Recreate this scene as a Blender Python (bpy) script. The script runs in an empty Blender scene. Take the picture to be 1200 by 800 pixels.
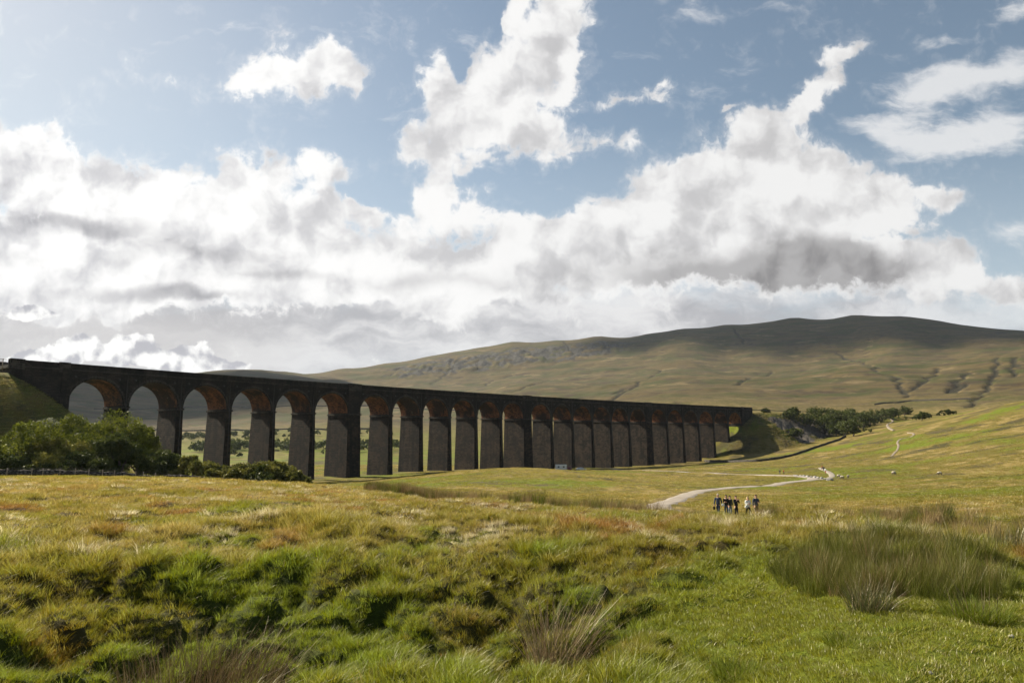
import bpy, bmesh, math, random
import numpy as np
from mathutils import Vector, Matrix
random.seed(7)
rng = np.random.default_rng(11)
SC = bpy.context.scene
COL = SC.collection
R = math.radians
PITCH = 0.1459
CP, SP = math.cos(PITCH), math.sin(PITCH)
SUN_AZ, SUN_EL = R(-56), R(40)

# ------------------------------------------------------------------ helpers
def link(o, parent=None):
    COL.objects.link(o)
    if parent is not None:
        o.parent = parent
    return o

def tag(o, label=None, cat=None, group=None, kind=None):
    if label: o['label'] = label
    if cat: o['category'] = cat
    if group: o['group'] = group
    if kind: o['kind'] = kind
    return o

def empty(name, loc=(0, 0, 0), rz=0.0):
    o = bpy.data.objects.new(name, None)
    o.empty_display_size = 0.5
    o.location = loc
    o.rotation_euler = (0, 0, rz)
    return link(o)

def mesh_np(name, V, F, mats, parent=None, smooth=False, attrs=None, uv=None, fm=None):
    """V (n,3); F list/array of faces (all same size array) or list of arrays of differing size"""
    V = np.asarray(V, dtype=np.float32)
    if not isinstance(F, list): F = [F]
    F = [np.asarray(f, dtype=np.int32) for f in F if len(f)]
    me = bpy.data.meshes.new(name)
    me.vertices.add(len(V)); me.vertices.foreach_set('co', V.ravel())
    loops = np.concatenate([f.ravel() for f in F])
    sizes = np.concatenate([np.full(len(f), f.shape[1], dtype=np.int32) for f in F])
    starts = np.concatenate([[0], np.cumsum(sizes)[:-1]]).astype(np.int32)
    me.loops.add(len(loops)); me.loops.foreach_set('vertex_index', loops)
    me.polygons.add(len(sizes)); me.polygons.foreach_set('loop_start', starts)
    me.polygons.foreach_set('loop_total', sizes)
    if smooth: me.polygons.foreach_set('use_smooth', np.ones(len(sizes), dtype=bool))
    if fm is not None: me.polygons.foreach_set('material_index', np.asarray(fm, dtype=np.int32))
    for m in (mats if isinstance(mats, (list, tuple)) else [mats]): me.materials.append(m)
    if uv is not None:
        l = me.uv_layers.new(name='UVMap')
        l.data.foreach_set('uv', np.asarray(uv, dtype=np.float32)[loops].ravel())
    if attrs:
        for k, a in attrs.items():
            a = np.asarray(a, dtype=np.float32)
            if a.ndim == 1:
                t = me.attributes.new(k, 'FLOAT', 'POINT'); t.data.foreach_set('value', a)
            elif a.shape[1] == 3:
                t = me.attributes.new(k, 'FLOAT_VECTOR', 'POINT'); t.data.foreach_set('vector', a.ravel())
    me.update(calc_edges=True); me.validate()
    o = bpy.data.objects.new(name, me)
    return link(o, parent)

class MB:
    """collects quads/tris for one mesh object, with uv in metres"""
    def __init__(s): s.v = []; s.f4 = []; s.f3 = []; s.uv = []
    def add(s, pts, faces, uv=None):
        n = len(s.v); s.v += [tuple(p) for p in pts]
        s.uv += [tuple(u) for u in uv] if uv is not None else [(p[0] + p[1], p[2]) for p in pts]
        for f in faces: (s.f4 if len(f) == 4 else s.f3).append(tuple(i + n for i in f))
    def box(s, c, d, rz=0.0, taper=1.0):
        x, y, z = d[0] / 2, d[1] / 2, d[2] / 2
        pts = []
        cr, sr = math.cos(rz), math.sin(rz)
        for k, (a, b, e) in enumerate([(-1,-1,-1),(1,-1,-1),(1,1,-1),(-1,1,-1),(-1,-1,1),(1,-1,1),(1,1,1),(-1,1,1)]):
            q = taper if e > 0 else 1
            X, Y = a * x * q, b * y * q
            pts.append((c[0] + X * cr - Y * sr, c[1] + X * sr + Y * cr, c[2] + e * z))
        s.add(pts, [(0,3,2,1),(4,5,6,7),(0,1,5,4),(1,2,6,5),(2,3,7,6),(3,0,4,7)])
    def tube(s, P, rad, n=8, cap=True):
        P = [Vector(p) for p in P]; rings = []
        rad = rad if hasattr(rad, '__len__') else [rad] * len(P)
        base = len(s.v); up = Vector((0, 0, 1)); pts = []
        for i, p in enumerate(P):
            d = (P[min(i + 1, len(P) - 1)] - P[max(i - 1, 0)]).normalized()
            a = d.cross(up)
            if a.length < 1e-3: a = d.cross(Vector((1, 0, 0)))
            a.normalize(); b = d.cross(a)
            for k in range(n):
                t = 2 * math.pi * k / n
                pts.append(p + (a * math.cos(t) + b * math.sin(t)) * rad[i])
        f = []
        for i in range(len(P) - 1):
            for k in range(n):
                f.append((i * n + k, i * n + (k + 1) % n, (i + 1) * n + (k + 1) % n, (i + 1) * n + k))
        if cap:
            for e in (0, len(P) - 1):
                pts.append(P[e]); c = len(pts) - 1
                for k in range(n): f.append((e * n + k, e * n + (k + 1) % n, c))
        s.add(pts, f)
    def build(s, name, mat, parent=None, smooth=False):
        F = []
        if s.f4: F.append(np.array(s.f4))
        if s.f3: F.append(np.array(s.f3))
        return mesh_np(name, s.v, F, mat, parent, smooth, uv=s.uv)

_perm = rng.permutation(4096)
_grad = rng.uniform(0, 2 * math.pi, 4096)
def perlin(x, y, seed=0):
    x = np.asarray(x, dtype=np.float64); y = np.asarray(y, dtype=np.float64)
    xi = np.floor(x).astype(np.int64); yi = np.floor(y).astype(np.int64)
    xf = x - xi; yf = y - yi
    u = xf * xf * xf * (xf * (xf * 6 - 15) + 10); v = yf * yf * yf * (yf * (yf * 6 - 15) + 10)
    def g(ix, iy, fx, fy):
        h = _perm[(_perm[(ix + seed * 131) & 4095] + iy * 7 + seed * 17) & 4095]
        a = _grad[h]
        return np.cos(a) * fx + np.sin(a) * fy
    n00 = g(xi, yi, xf, yf); n10 = g(xi + 1, yi, xf - 1, yf)
    n01 = g(xi, yi + 1, xf, yf - 1); n11 = g(xi + 1, yi + 1, xf - 1, yf - 1)
    return ((n00 * (1 - u) + n10 * u) * (1 - v) + (n01 * (1 - u) + n11 * u) * v) * 1.41
def fbm(x, y, oct=4, seed=0, gain=0.5):
    s = 0; a = 1; t = 0
    for o in range(oct):
        s = s + a * perlin(x * 2 ** o, y * 2 ** o, seed + o * 3); t += a; a *= gain
    return s / t
def sstep(a, b, x):
    t = np.clip((x - a) / (b - a), 0, 1); return t * t * (3 - 2 * t)

# materials ----------------------------------------------------------------
class NT:
    def __init__(s, tree): s.t = tree; s.n = tree.nodes; s.l = tree.links
    def __call__(s, typ, ins=None, **kw):
        n = s.n.new(typ)
        for k, v in kw.items(): setattr(n, k, v)
        for k, v in (ins or {}).items():
            sock = n.inputs[k]
            if hasattr(v, 'is_output') or isinstance(v, bpy.types.NodeSocket): s.l.new(v, sock)
            else: sock.default_value = v
        return n
    def math(s, op, a, b=0.0, c=0.0, clamp=False):
        return s('ShaderNodeMath', {0: a, 1: b, 2: c}, operation=op, use_clamp=clamp).outputs[0]
    def noise(s, vec, scale, detail=4, rough=0.5, dist=0.0, dim='3D'):
        return s('ShaderNodeTexNoise', {'Vector': vec, 'Scale': scale, 'Detail': detail, 'Roughness': rough, 'Distortion': dist}, noise_dimensions=dim).outputs['Fac']
    def map(s, v, a, b, c=0.0, d=1.0, smooth=True):
        return s('ShaderNodeMapRange', {0: v, 1: a, 2: b, 3: c, 4: d}, interpolation_type='SMOOTHSTEP' if smooth else 'LINEAR').outputs[0]
    def mix(s, f, a, b, mode='MIX'):
        n = s('ShaderNodeMix', data_type='RGBA', blend_type=mode)
        for i, v in ((0, f), (6, a), (7, b)):
            if isinstance(v, bpy.types.NodeSocket): s.l.new(v, n.inputs[i])
            else: n.inputs[i].default_value = v if i == 0 else (tuple(v) + (1,) if len(v) == 3 else v)
        return n.outputs[2]
    def attr(s, name, typ='GEOMETRY'):
        return s('ShaderNodeAttribute', attribute_name=name, attribute_type=typ)

def new_mat(name):
    m = bpy.data.materials.new(name); m.use_nodes = True
    t = NT(m.node_tree); t.n.clear()
    out = t('ShaderNodeOutputMaterial'); return m, t, out
def finish(t, out, col, rough=0.9, normal=None, spec=0.2, metal=0.0):
    b = t('ShaderNodeBsdfPrincipled')
    for k, v in (('Base Color', col), ('Roughness', rough), ('Specular IOR Level', spec), ('Metallic', metal)):
        if isinstance(v, bpy.types.NodeSocket): t.l.new(v, b.inputs[k])
        else: b.inputs[k].default_value = (tuple(v) + (1,)) if k == 'Base Color' else v
    if normal is not None: t.l.new(normal, b.inputs['Normal'])
    t.l.new(b.outputs[0], out.inputs[0]); return b
def simple(name, col, rough=0.8, var=0.25, scale=3.0, spec=0.3, metal=0.0):
    m, t, out = new_mat(name)
    tc = t('ShaderNodeTexCoord').outputs['Object']
    n = t.noise(tc, scale, 5, 0.6)
    c = t.mix(t.map(n, 0.3, 0.7), tuple(x * (1 - var) for x in col), tuple(min(1, x * (1 + var)) for x in col))
    bp = t('ShaderNodeBump', {'Height': n, 'Strength': 0.15, 'Distance': 0.02}).outputs[0]
    finish(t, out, c, rough, bp, spec, metal); return m

# picture column/row + distance -> a world point (used only to survey the place)
def ray(px, py):
    d = (px - 600.0, 800 * CP - (400 - py) * SP, 800 * SP + (400 - py) * CP)
    h = math.hypot(d[0], d[1]); return math.atan2(d[0], d[1]), d[2] / h
def W(px, py, r):
    a, e = ray(px, py); return (r * math.sin(a), r * math.cos(a), r * e)

# railway line: an arc. s along it, t across (camera side negative), z up
LX, LY, LTH, LK = -118.59, 182.7, 0.9198, -0.000702
LR = 1 / abs(LK); LCX = LX + LR * math.sin(LTH); LCY = LY - LR * math.cos(LTH)
def line(s, t, z=0.0):
    f = LTH + LK * s
    return (LCX - (LR + t) * math.sin(f), LCY + (LR + t) * math.cos(f), z)
def line_np(s, t):
    f = LTH + LK * s
    return LCX - (LR + t) * np.sin(f), LCY + (LR + t) * np.cos(f)
def to_line(x, y):
    dx, dy = x - LCX, y - LCY
    f = np.arctan2(-dx, dy); return (f - LTH) / LK, np.hypot(dx, dy) - LR
def crown_z(s): return 17.0 + 0.005 * s
# ------------------------------------------------------------------ terrain
ctrl = []
def cz(px, r, z): a, _ = ray(px, 500); ctrl.append((a, r, z))
def cy(px, r, y): a, e = ray(px, y); ctrl.append((a, r, r * e))
cols = {
 0:    [(6,-2.3),(9,-2.4),(15,-2.15),(25,-2.5),(50,-3.0),(95,-3.95),(118,-4.9),(150,-6.8),(200,-8.5),(450,-11),(900,5),(1500,60),(2200,165)],
 200:  [(6,-2.65),(8,-2.95),(10.2,-2.9),(12.2,-2.28),(15,-2.15),(25,-2.5),(50,-3.15),(93,-4.45),(118,-6.0),(160,-9.0),(250,-12.6),(450,-12),(700,-8),(1000,8),(1500,50),(2200,165)],
 400:  [(6,-2.7),(8,-3.05),(10.2,-2.95),(12.2,-2.28),(15,-2.12),(25,-2.6),(50,-3.7),(72,-4.6),(100,-7.0),(150,-9.6),(190,-11.6),(230,-12.8),(300,-12.9),(450,-12.5),(700,-5),(1000,20),(1500,78),(2200,190)],
 600:  [(6,-2.6),(8,-2.95),(10.2,-2.9),(12.2,-2.28),(15,-2.15),(25,-2.7),(36,-3.4),(50,-5.0),(80,-7.0),(110,-7.7),(150,-8.0),(190,-8.1),(225,-8.3),(270,-11.5),(350,-12.7),(600,-12.5),(900,10),(1300,69),(1800,150)],
 800:  [(6,-2.15),(8,-2.3),(10,-2.15),(15,-2.05),(25,-2.85),(31,-3.55),(45,-5.2),(60,-6.3),(90,-7.35),(120,-8.2),(170,-9.6),(250,-11.3),(330,-12.2),(420,-12.4),(600,-8),(1000,53),(1250,88),(1700,160)],
 1000: [(6,-1.75),(8,-1.75),(15,-2.0),(22,-2.45),(30,-3.5),(60,-5.8),(100,-7.1),(170,-8.9),(230,-8.6),(320,-7.0),(400,-2.5),(500,5),(620,12),(1000,44),(1250,80),(1700,168)],
 1200: [(6,-1.75),(8,-1.75),(18,-2.2),(30,-3.0),(60,-4.7),(120,-6.1),(190,-5.6),(280,0.4),(370,9.5),(460,21.5),(600,23),(800,30),(1100,62),(1350,95),(1700,168)],
 1500: [(6,-1.75),(15,-2.0),(30,-2.8),(60,-4.0),(120,-5.0),(190,0),(280,9),(370,18),(460,27),(600,30),(800,35),(1100,60),(1700,150)],
 -300: [(6,-1.9),(15,-2.1),(25,-2.4),(50,-3.0),(95,-4.0),(150,-5.0),(450,-8),(900,10),(1500,60),(2200,150)],
}
for px, L in cols.items():
    cz(px, 1.2, -1.75); cz(px, 3.5, -1.8)
    for r, z in L: cz(px, r, z)
sky = {-300:446,-100:440,100:437,250:436,300:435,400:432,450:426,500:418,530:413,560:408,600:401,650:399,700:394,760:391,800:385,850:381,890:379,930:373,1000:370,1060:371,1100:376,1150:383,1200:387,1300:398,1500:425}
for px, y in sky.items():
    cy(px, 2750, y); a, e = ray(px, y)
    ctrl.append((a, 3300, 2750 * e - 40)); ctrl.append((a, 4500, 2750 * e * 0.8)); ctrl.append((a, 9000, 60))
for px, y in {400:452,450:447,500:440,530:438,565:435,600:430,650:424,700:418,760:413,850:412,930:411,1000:408,1100:406,1200:405,1400:425}.items():
    cy(px, 2440, y)

C = np.array(ctrl)
AZS = 3.0
def feat(a, r): return np.stack([a * AZS, np.log(r)], -1)
def tps_k(d2): return 0.5 * d2 * np.log(d2 + 1e-12)
Fc = feat(C[:, 0], C[:, 1]); vc = C[:, 2] / (C[:, 1] + 15)
n = len(C)
K = tps_k(((Fc[:, None] - Fc[None]) ** 2).sum(-1)) + np.eye(n) * 1e-5
Pm = np.concatenate([np.ones((n, 1)), Fc], 1)
A = np.zeros((n + 3, n + 3)); A[:n, :n] = K; A[:n, n:] = Pm; A[n:, :n] = Pm.T
wt = np.linalg.solve(A, np.concatenate([vc, np.zeros(3)]))
def tps(a, r):
    f = feat(a, r); out = np.empty(len(f))
    for i in range(0, len(f), 40000):
        q = f[i:i + 40000]
        d2 = ((q[:, None] - Fc[None]) ** 2).sum(-1)
        out[i:i + 40000] = tps_k(d2) @ wt[:n] + wt[n] + q @ wt[n + 1:]
    return out * (r + 15)
AZ = np.concatenate([np.arange(-180, -46, 3.0), np.arange(-46, 46.001, 0.12), np.arange(48, 180.1, 3.0)]) * math.pi / 180
RR = [1.2]
while RR[-1] < 700: RR.append(RR[-1] * 1.0105)
while RR[-1] < 2050: RR.append(RR[-1] + 8.5)
while RR[-1] < 3100: RR.append(RR[-1] + 11)
while RR[-1] < 14000: RR.append(RR[-1] * 1.05)
RR = np.array(RR)
# coarse evaluation then bilinear refinement keeps this quick
ca = np.linspace(-R(50), R(50), 161); cr = np.exp(np.linspace(math.log(1.2), math.log(14000), 420))
g = tps(np.repeat(ca, len(cr)), np.tile(cr, len(ca))).reshape(len(ca), len(cr)) / (cr + 15)
def coarse(a, r):
    a = np.where(np.abs(a) > R(50), np.sign(a) * R(50), a)
    fa = (a - ca[0]) / (ca[1] - ca[0]); fr = (np.log(r) - math.log(1.2)) / (math.log(14000 / 1.2) / (len(cr) - 1))
    ia = np.clip(fa.astype(int), 0, len(ca) - 2); ir = np.clip(fr.astype(int), 0, len(cr) - 2)
    u = np.clip(fa - ia, 0, 1); v = np.clip(fr - ir, 0, 1)
    return (g[ia, ir] * (1 - u) * (1 - v) + g[ia + 1, ir] * u * (1 - v) + g[ia, ir + 1] * (1 - u) * v + g[ia + 1, ir + 1] * u * v) * (r + 15)

# stream gullies and sheep-track lines on the fell: polylines in (px, py)
gullies = [
 [(1008,436),(1046,440),(1052,447),(1056,452),(1065,458),(1062,466)],[(1100,432),(1094,440),(1078,449),(1066,455)],
 [(1135,436),(1122,448),(1110,458)],[(1170,420),(1166,438),(1156,455),(1145,466),(1138,478)],[(1130,448),(1118,456)],
 [(775,432),(760,445),(740,455),(722,466),(712,472)],[(735,455),(720,462)],[(905,437),(880,447),(862,452)],[(793,472),(806,474)],
 [(600,440),(575,448),(560,455)],[(660,400),(672,416)],[(860,385),(872,402)],[(705,400),(712,412)],[(980,412),(1010,424),(1030,436)],[(640,448),(610,458),(590,463)],
 [(540,420),(520,440),(505,452)],[(470,432),(455,442)],[(1190,420),(1186,440)]]
# each row of the fell corresponds to one distance; look it up along the ray
def hit(px, py, rmin=60.0, rmax=3000.0):
    a, e = ray(px, py); r = np.exp(np.linspace(math.log(rmin), math.log(rmax), 900))
    z = coarse(np.full_like(r, a), r); k = np.nonzero(z >= r * e)[0]
    rr = r[k[0]] if len(k) else rmax
    return (rr * math.sin(a), rr * math.cos(a))
gl = []
for G in gullies: gl.append(np.array([hit(x, y, 700) for x, y in G]))

def seg_dist(x, y, P):
    best = np.full(x.shape, 1e9)
    for i in range(len(P) - 1):
        a, b = P[i], P[i + 1]; ab = b - a; L = (ab ** 2).sum() + 1e-9
        t = np.clip(((x - a[0]) * ab[0] + (y - a[1]) * ab[1]) / L, 0, 1)
        best = np.minimum(best, np.hypot(x - a[0] - t * ab[0], y - a[1] - t * ab[1]))
    return best

aa, rr = np.meshgrid(AZ, RR, indexing='ij')
X = (rr * np.sin(aa)); Y = (rr * np.cos(aa))
Z = coarse(aa.ravel(), rr.ravel()).reshape(aa.shape)
zl = coarse(np.full_like(RR, -R(50)), RR); zr = coarse(np.full_like(RR, R(50)), RR)
back = sstep(R(50), R(120), np.abs(aa)); Z = Z * (1 - back) + ((zl + zr) / 2)[None] * back
attr_em = np.zeros_like(Z)
# railway embankments at both ends of the viaduct
S_, T_ = to_line(X, Y); T_ = T_ - 6.0
near_l = (rr > 60) & (rr < 1100)
S0, S1 = -14.0, 396.0
ds = np.where(S_ < S0, 0, np.minimum(np.abs(S_ - S0), 1e9))
dl = np.hypot(np.maximum(S_ - S0, 0), np.maximum(np.abs(T_) - 6.2, 0))
el = np.where((S_ < 120) & (S_ > -900) & near_l, crown_z(S_) + 0.2 - dl * np.where(dl < 6, 0.62, 0.62 + 0.012 * np.minimum(dl - 6, 22)), -999)
dr = np.hypot(np.maximum(S1 - S_, 0), np.maximum(np.abs(T_) - 6.2, 0))
wob = fbm(X / 13, Y / 13, 4, 5) * 2.6
er = np.where((S_ > 300) & (S_ < 1300) & near_l, crown_z(S_) + 0.4 - dr * 0.66 + wob * np.clip(dr / 4, 0, 1), -999)
emb = np.maximum(el, er)
k = 1.5
Zs = np.where(emb > -900, np.where(emb > Z - 6, np.log(np.exp((np.clip(emb - Z, -40, 40)) / k) + 1) * k + Z, Z), Z)
# cutting: the line runs on at its own level where the moor is higher
attr_em = np.clip((Zs - Z) / 3, 0, 1) * (np.abs(T_) > 3)
scree = np.clip((Zs - Z - 0.3), 0, 1) * sstep(-0.5, -0.1, fbm(X / 11, Y / 11, 3, 96)) * sstep(-9, -14, T_) * sstep(396, 404, S_ + 3 * wob) * sstep(480, 462, S_ + 5 * wob) * 1.0
Z = Zs
# abutment side of the right end flattened onto valley floor handled by the blend
# relief
f_near = sstep(32, 11, rr)
lawn = sstep(0.12, 0.34, aa + 0.05 * fbm(X / 2, Y / 2, 2, 15)) * sstep(13.5, 9.0, rr)            # the short turf close by on the right
wx_ = X + 0.5 * fbm(X / 1.7, Y / 1.7, 2, 16); wy_ = Y + 0.5 * fbm(X / 1.7, Y / 1.7, 2, 17)
tus = np.abs(perlin(wx_ / 0.85, wy_ / 0.7, 1)) + 0.30 * np.abs(perlin(wx_ / 0.36, wy_ / 0.32, 19)); tus2 = fbm(X / 2.6, Y / 2.6, 3, 2)
Z = Z + (np.minimum(tus, 0.55) * (0.5 + 0.35 * sstep(15, 10, rr)) + tus2 * 0.36) * f_near * (1 - 0.85 * lawn) * sstep(2.0, 4.5, rr)
bank = np.exp(-((rr - 6.4 - 0.8 * fbm(X / 3, Y / 3, 2, 4)) / 1.1) ** 2) * sstep(0.32, 0.1, aa) * sstep(-0.52, -0.36, aa)
mtus = np.abs(perlin(X / 2.4, Y / 1.9, 61)) + 0.4 * np.abs(perlin(X / 1.1, Y / 1.0, 62))
Z = Z + mtus * 0.42 * sstep(12, 22, rr) * sstep(110, 60, rr)
Z = Z + fbm(X / 6, Y / 6, 3, 3) * 0.30 * sstep(8, 20, rr) * sstep(260, 90, rr)
Z = Z + fbm(X / 28, Y / 28, 4, 6) * 0.9 * sstep(80, 130, rr) * sstep(700, 300, rr) * (1 - 0.7 * np.clip(attr_em, 0, 1))
hill = sstep(650, 1300, rr)
Z = Z + hill * (fbm(X / 420, Y / 420, 5, 8) * 11 + np.abs(fbm(X / 120, Y / 120, 4, 12)) * 9) * (1 - 0.93 * sstep(2480, 2680, rr))
zz = Z + 14 * fbm(X / 500, Y / 500, 3, 14)
ter = zz / 34.0; fr_ = ter - np.floor(ter)
Z = Z + hill * ((sstep(0.25, 0.75, fr_) - fr_) * 5) * (1 - 0.8 * sstep(2500, 2700, rr)) * sstep(-0.3, 0.2, fbm(X / 300, Y / 300, 2, 40) + 0.1)
gul = np.zeros_like(Z)
box = hill > 0.01
for P_ in gl:
    m = box & (X > P_[:, 0].min() - 90) & (X < P_[:, 0].max() + 90) & (Y > P_[:, 1].min() - 90) & (Y < P_[:, 1].max() + 90)
    if not m.any(): continue
    xx, yy = X[m], Y[m]
    d = seg_dist(xx + 14 * fbm(xx / 40, yy / 40, 3, 20), yy + 16 * fbm(xx / 40, yy / 40, 3, 21), P_)
    gul[m] = np.maximum(gul[m], np.exp(-(d / 4.6) ** 2) * 0.9 + np.exp(-(d / 15.0) ** 2) * 0.1)
Z = Z - gul * 4.5
Z = Z + scree * (np.abs(fbm(X / 4, Y / 4, 3, 95)) * 2.6 - 0.5)
# crag: steepened belt below the skyline on the left half of the fell
azd = np.degrees(aa)
slope = np.zeros_like(Z); slope[:, 1:-1] = (Z[:, 2:] - Z[:, :-2]) / (RR[2:] - RR[:-2])[None]
steep = sstep(0.32, 0.62, slope + 0.12 * fbm(X / 60, Y / 60, 4, 30)) * sstep(1800, 2200, rr)

def grid_z(x, y):
    x = np.atleast_1d(np.asarray(x, dtype=float)); y = np.atleast_1d(np.asarray(y, dtype=float))
    a = np.arctan2(x, y); r = np.clip(np.hypot(x, y), 1.21, 13000)
    ia = np.clip(np.searchsorted(AZ, a) - 1, 0, len(AZ) - 2); ir = np.clip(np.searchsorted(RR, r) - 1, 0, len(RR) - 2)
    u = (a - AZ[ia]) / (AZ[ia + 1] - AZ[ia]); v = (r - RR[ir]) / (RR[ir + 1] - RR[ir])
    return Z[ia, ir] * (1 - u) * (1 - v) + Z[ia + 1, ir] * u * (1 - v) + Z[ia, ir + 1] * (1 - u) * v + Z[ia + 1, ir + 1] * u * v
def gz(x, y): return float(grid_z(x, y)[0])
def ground_px(px, py, rmin=3.0, rmax=3000.0):
    """where the sight line through (px, py) meets the ground"""
    a, e = ray(px, py); r = np.exp(np.linspace(math.log(rmin), math.log(rmax), 3000))
    z = grid_z(r * math.sin(a), r * math.cos(a)); k = np.nonzero(z >= r * e)[0]
    q = r[k[0]] if len(k) else rmax
    x, y = q * math.sin(a), q * math.cos(a); return x, y, gz(x, y)

# ground colour zones (albedo only): lush = green turf, straw = pale dry grass, rust = reddish, heath = dark brown
n1 = fbm(X / 5, Y / 5, 4, 50); n2 = fbm(X / 1.6, Y / 1.6, 3, 51); n3 = fbm(X / 40, Y / 40, 4, 52); n4 = fbm(X / 260, Y / 190, 5, 53)
lush = np.clip(sstep(15, 9, rr) * (0.55 + 0.9 * n1) + lawn + 0.7 * sstep(0.02, 0.3, n1 + n2 * .4) * sstep(40, 15, rr), 0, 1)
mid = sstep(60, 110, rr) * sstep(900, 500, rr)
lush = np.maximum(lush, mid * np.clip(0.15 + 1.9 * n3 + 0.9 * n1, 0, 1) * 0.75)
straw = np.clip(0.35 + 1.2 * n1 - lush, 0, 1) * sstep(6, 14, rr)
rust = np.clip(sstep(0.08, 0.42, fbm(X / 3.5 + 9, Y / 3.5, 3, 60)), 0, 1) * 0.95 * sstep(90, 40, rr) * (1 - lawn)
heath = np.clip(mid * 0.9 * sstep(0.08, 0.3, fbm(X / 22, Y / 16, 4, 73)) + attr_em * (0.3 + n1 * 0.9) + hill * (0.55 + 0.6 * sstep(-0.15, 0.3, fbm(X / 210, Y / 300, 5, 70))) + gul, 0, 1)
lush = np.where(hill > 0.3, sstep(-0.02, 0.3, fbm(X / 170, Y / 110, 5, 71) + 0.12 * fbm(X / 30, Y / 30, 3, 72)) * 0.42 * hill, lush)
# green in-bye fields seen through the arches
fld = 0.55 * sstep(380, 450, rr) * sstep(1250, 900, rr) * sstep(0.06, -0.05, aa)
lush = np.clip(lush + fld * 0.75, 0, 1)
lush = np.clip(lush + sstep(0.2, 0.6, er * 0 + attr_em) * (0.10 + 0.5 * np.clip(n1 + 0.1, 0, 1)), 0, 1)
crag = sstep(2400, 2470, rr) * sstep(2690, 2610, rr) * sstep(-0.24, -0.12, aa) * (0.25 + 0.75 * sstep(0.22, 0.12, aa))
cn = fbm(X / 45, Y / 45, 5, 81)
Z = Z + crag * np.abs(cn) * 26 * sstep(2690, 2560, rr)
rockm = np.clip(crag * sstep(-0.12, 0.25, cn + 0.1), 0, 1) + 0.5 * sstep(2250, 2400, rr) * sstep(-0.28, -0.14, aa) * (0.35 + 0.65 * sstep(0.24, 0.14, aa)) * np.clip(steep * (0.4 + 1.2 * (fbm(X / 50, Y / 50, 4, 80) + 0.35)) + 0, 0, 1)
def ground_material():
    m, t, out = new_mat('moor_grass')
    P = t('ShaderNodeNewGeometry').outputs['Position']
    A = t('ShaderNodeSeparateXYZ', {0: t.attr('zone_a').outputs['Vector']}).outputs
    B = t('ShaderNodeSeparateXYZ', {0: t.attr('zone_b').outputs['Vector']}).outputs
    nf = t.noise(P, 9.0, 4, 0.65); nm = t.noise(P, 0.9, 5, 0.6); nl = t.noise(P, 0.06, 6, 0.62); nh = t.noise(P, 0.013, 9, 0.72)
    # jitter for zone edges
    j = t.math('MULTIPLY_ADD', t.math('SUBTRACT', nm, 0.5), 0.9, t.math('MULTIPLY', t.math('SUBTRACT', nl, 0.5), 0.9))
    def z(v, lo=0.15, hi=0.75): return t.map(t.math('ADD', v, j), lo, hi)
    base = t.mix(t.map(nl, 0.35, 0.65), (0.088, 0.074, 0.013), (0.145, 0.106, 0.030))
    base = t.mix(t.map(nm, 0.4, 0.75, 0, 0.5), base, (0.09, 0.10, 0.022))
    c = t.mix(z(A[1]), base, (0.22, 0.165, 0.065))
    c = t.mix(z(A[2]), c, (0.13, 0.065, 0.022))
    green = t.mix(t.map(nm, 0.3, 0.7), (0.075, 0.105, 0.007), (0.125, 0.145, 0.012))
    c = t.mix(z(A[0]), c, green)
    heath = t.mix(t.map(nh, 0.35, 0.65), (0.036, 0.034, 0.015), (0.088, 0.066, 0.034))
    c = t.mix(t.map(t.math('ADD', B[0], t.math('MULTIPLY', j, 0.8)), 0.2, 0.8, 0, 0.85), c, heath)
    rock = t.mix(t.map(t.noise(P, 0.09, 6, 0.7), 0.35, 0.65), (0.022, 0.021, 0.018), (0.062, 0.058, 0.052))
    c = t.mix(t.map(t.math('ADD', B[1], t.math('MULTIPLY', j, 0.9)), 0.35, 0.7), c, rock)
    scr = t.mix(t.map(t.noise(P, 1.1, 6, 0.75), 0.35, 0.6), (0.025, 0.022, 0.018), (0.15, 0.13, 0.11))
    c = t.mix(t.map(t.math('ADD', B[2], t.math('MULTIPLY', j, 0.6)), 0.35, 0.7), c, scr)
    # dark thatch and moss, with shade painted in, under the standing grass close by
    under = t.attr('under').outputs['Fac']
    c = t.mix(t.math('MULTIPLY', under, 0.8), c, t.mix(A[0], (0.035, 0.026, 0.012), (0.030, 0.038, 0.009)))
    c = t.mix(t.map(nf, 0.3, 0.7, 0.0, 0.45), c, t.mix(1.0, c, (0.45, 0.45, 0.42), 'MULTIPLY'))
    far = t.attr('fell').outputs['Fac']
    Pc = t('ShaderNodeVectorMath', {0: P, 1: (0.45, 0.75, 2.6)}, operation='MULTIPLY').outputs[0]
    s1 = t.noise(Pc, 0.014, 8, 0.68); s2 = t.noise(Pc, 0.034, 7, 0.7); s3 = t.noise(P, 0.12, 5, 0.7)
    cf = t.mix(t.map(s1, 0.40, 0.56), (0.032, 0.037, 0.008), (0.074, 0.054, 0.021))
    cf = t.mix(t.map(s2, 0.52, 0.60), cf, (0.040, 0.028, 0.016))
    cf = t.mix(t.map(t.noise(Pc, 0.022, 6, 0.65), 0.58, 0.66), cf, (0.120, 0.090, 0.044))
    cf = t.mix(t.map(s3, 0.55, 0.68, 0, 0.7), cf, (0.030, 0.028, 0.014))
    cf = t.mix(t.map(B[1], 0.35, 0.75), cf, rock)
    cf = t.mix(t.map(t.attr('gully').outputs['Fac'], 0.3, 0.75), cf, (0.022, 0.020, 0.012))
    c = t.mix(far, c, cf)
    h = t.math('ADD', t.math('MULTIPLY', nf, 0.06), t.math('ADD', t.math('MULTIPLY', nm, 0.35), t.math('MULTIPLY', nl, 2.5)))
    bp = t('ShaderNodeBump', {'Height': h, 'Strength': 0.7, 'Distance': 1.0}).outputs[0]
    finish(t, out, c, 0.95, bp, 0.1); return m
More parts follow.
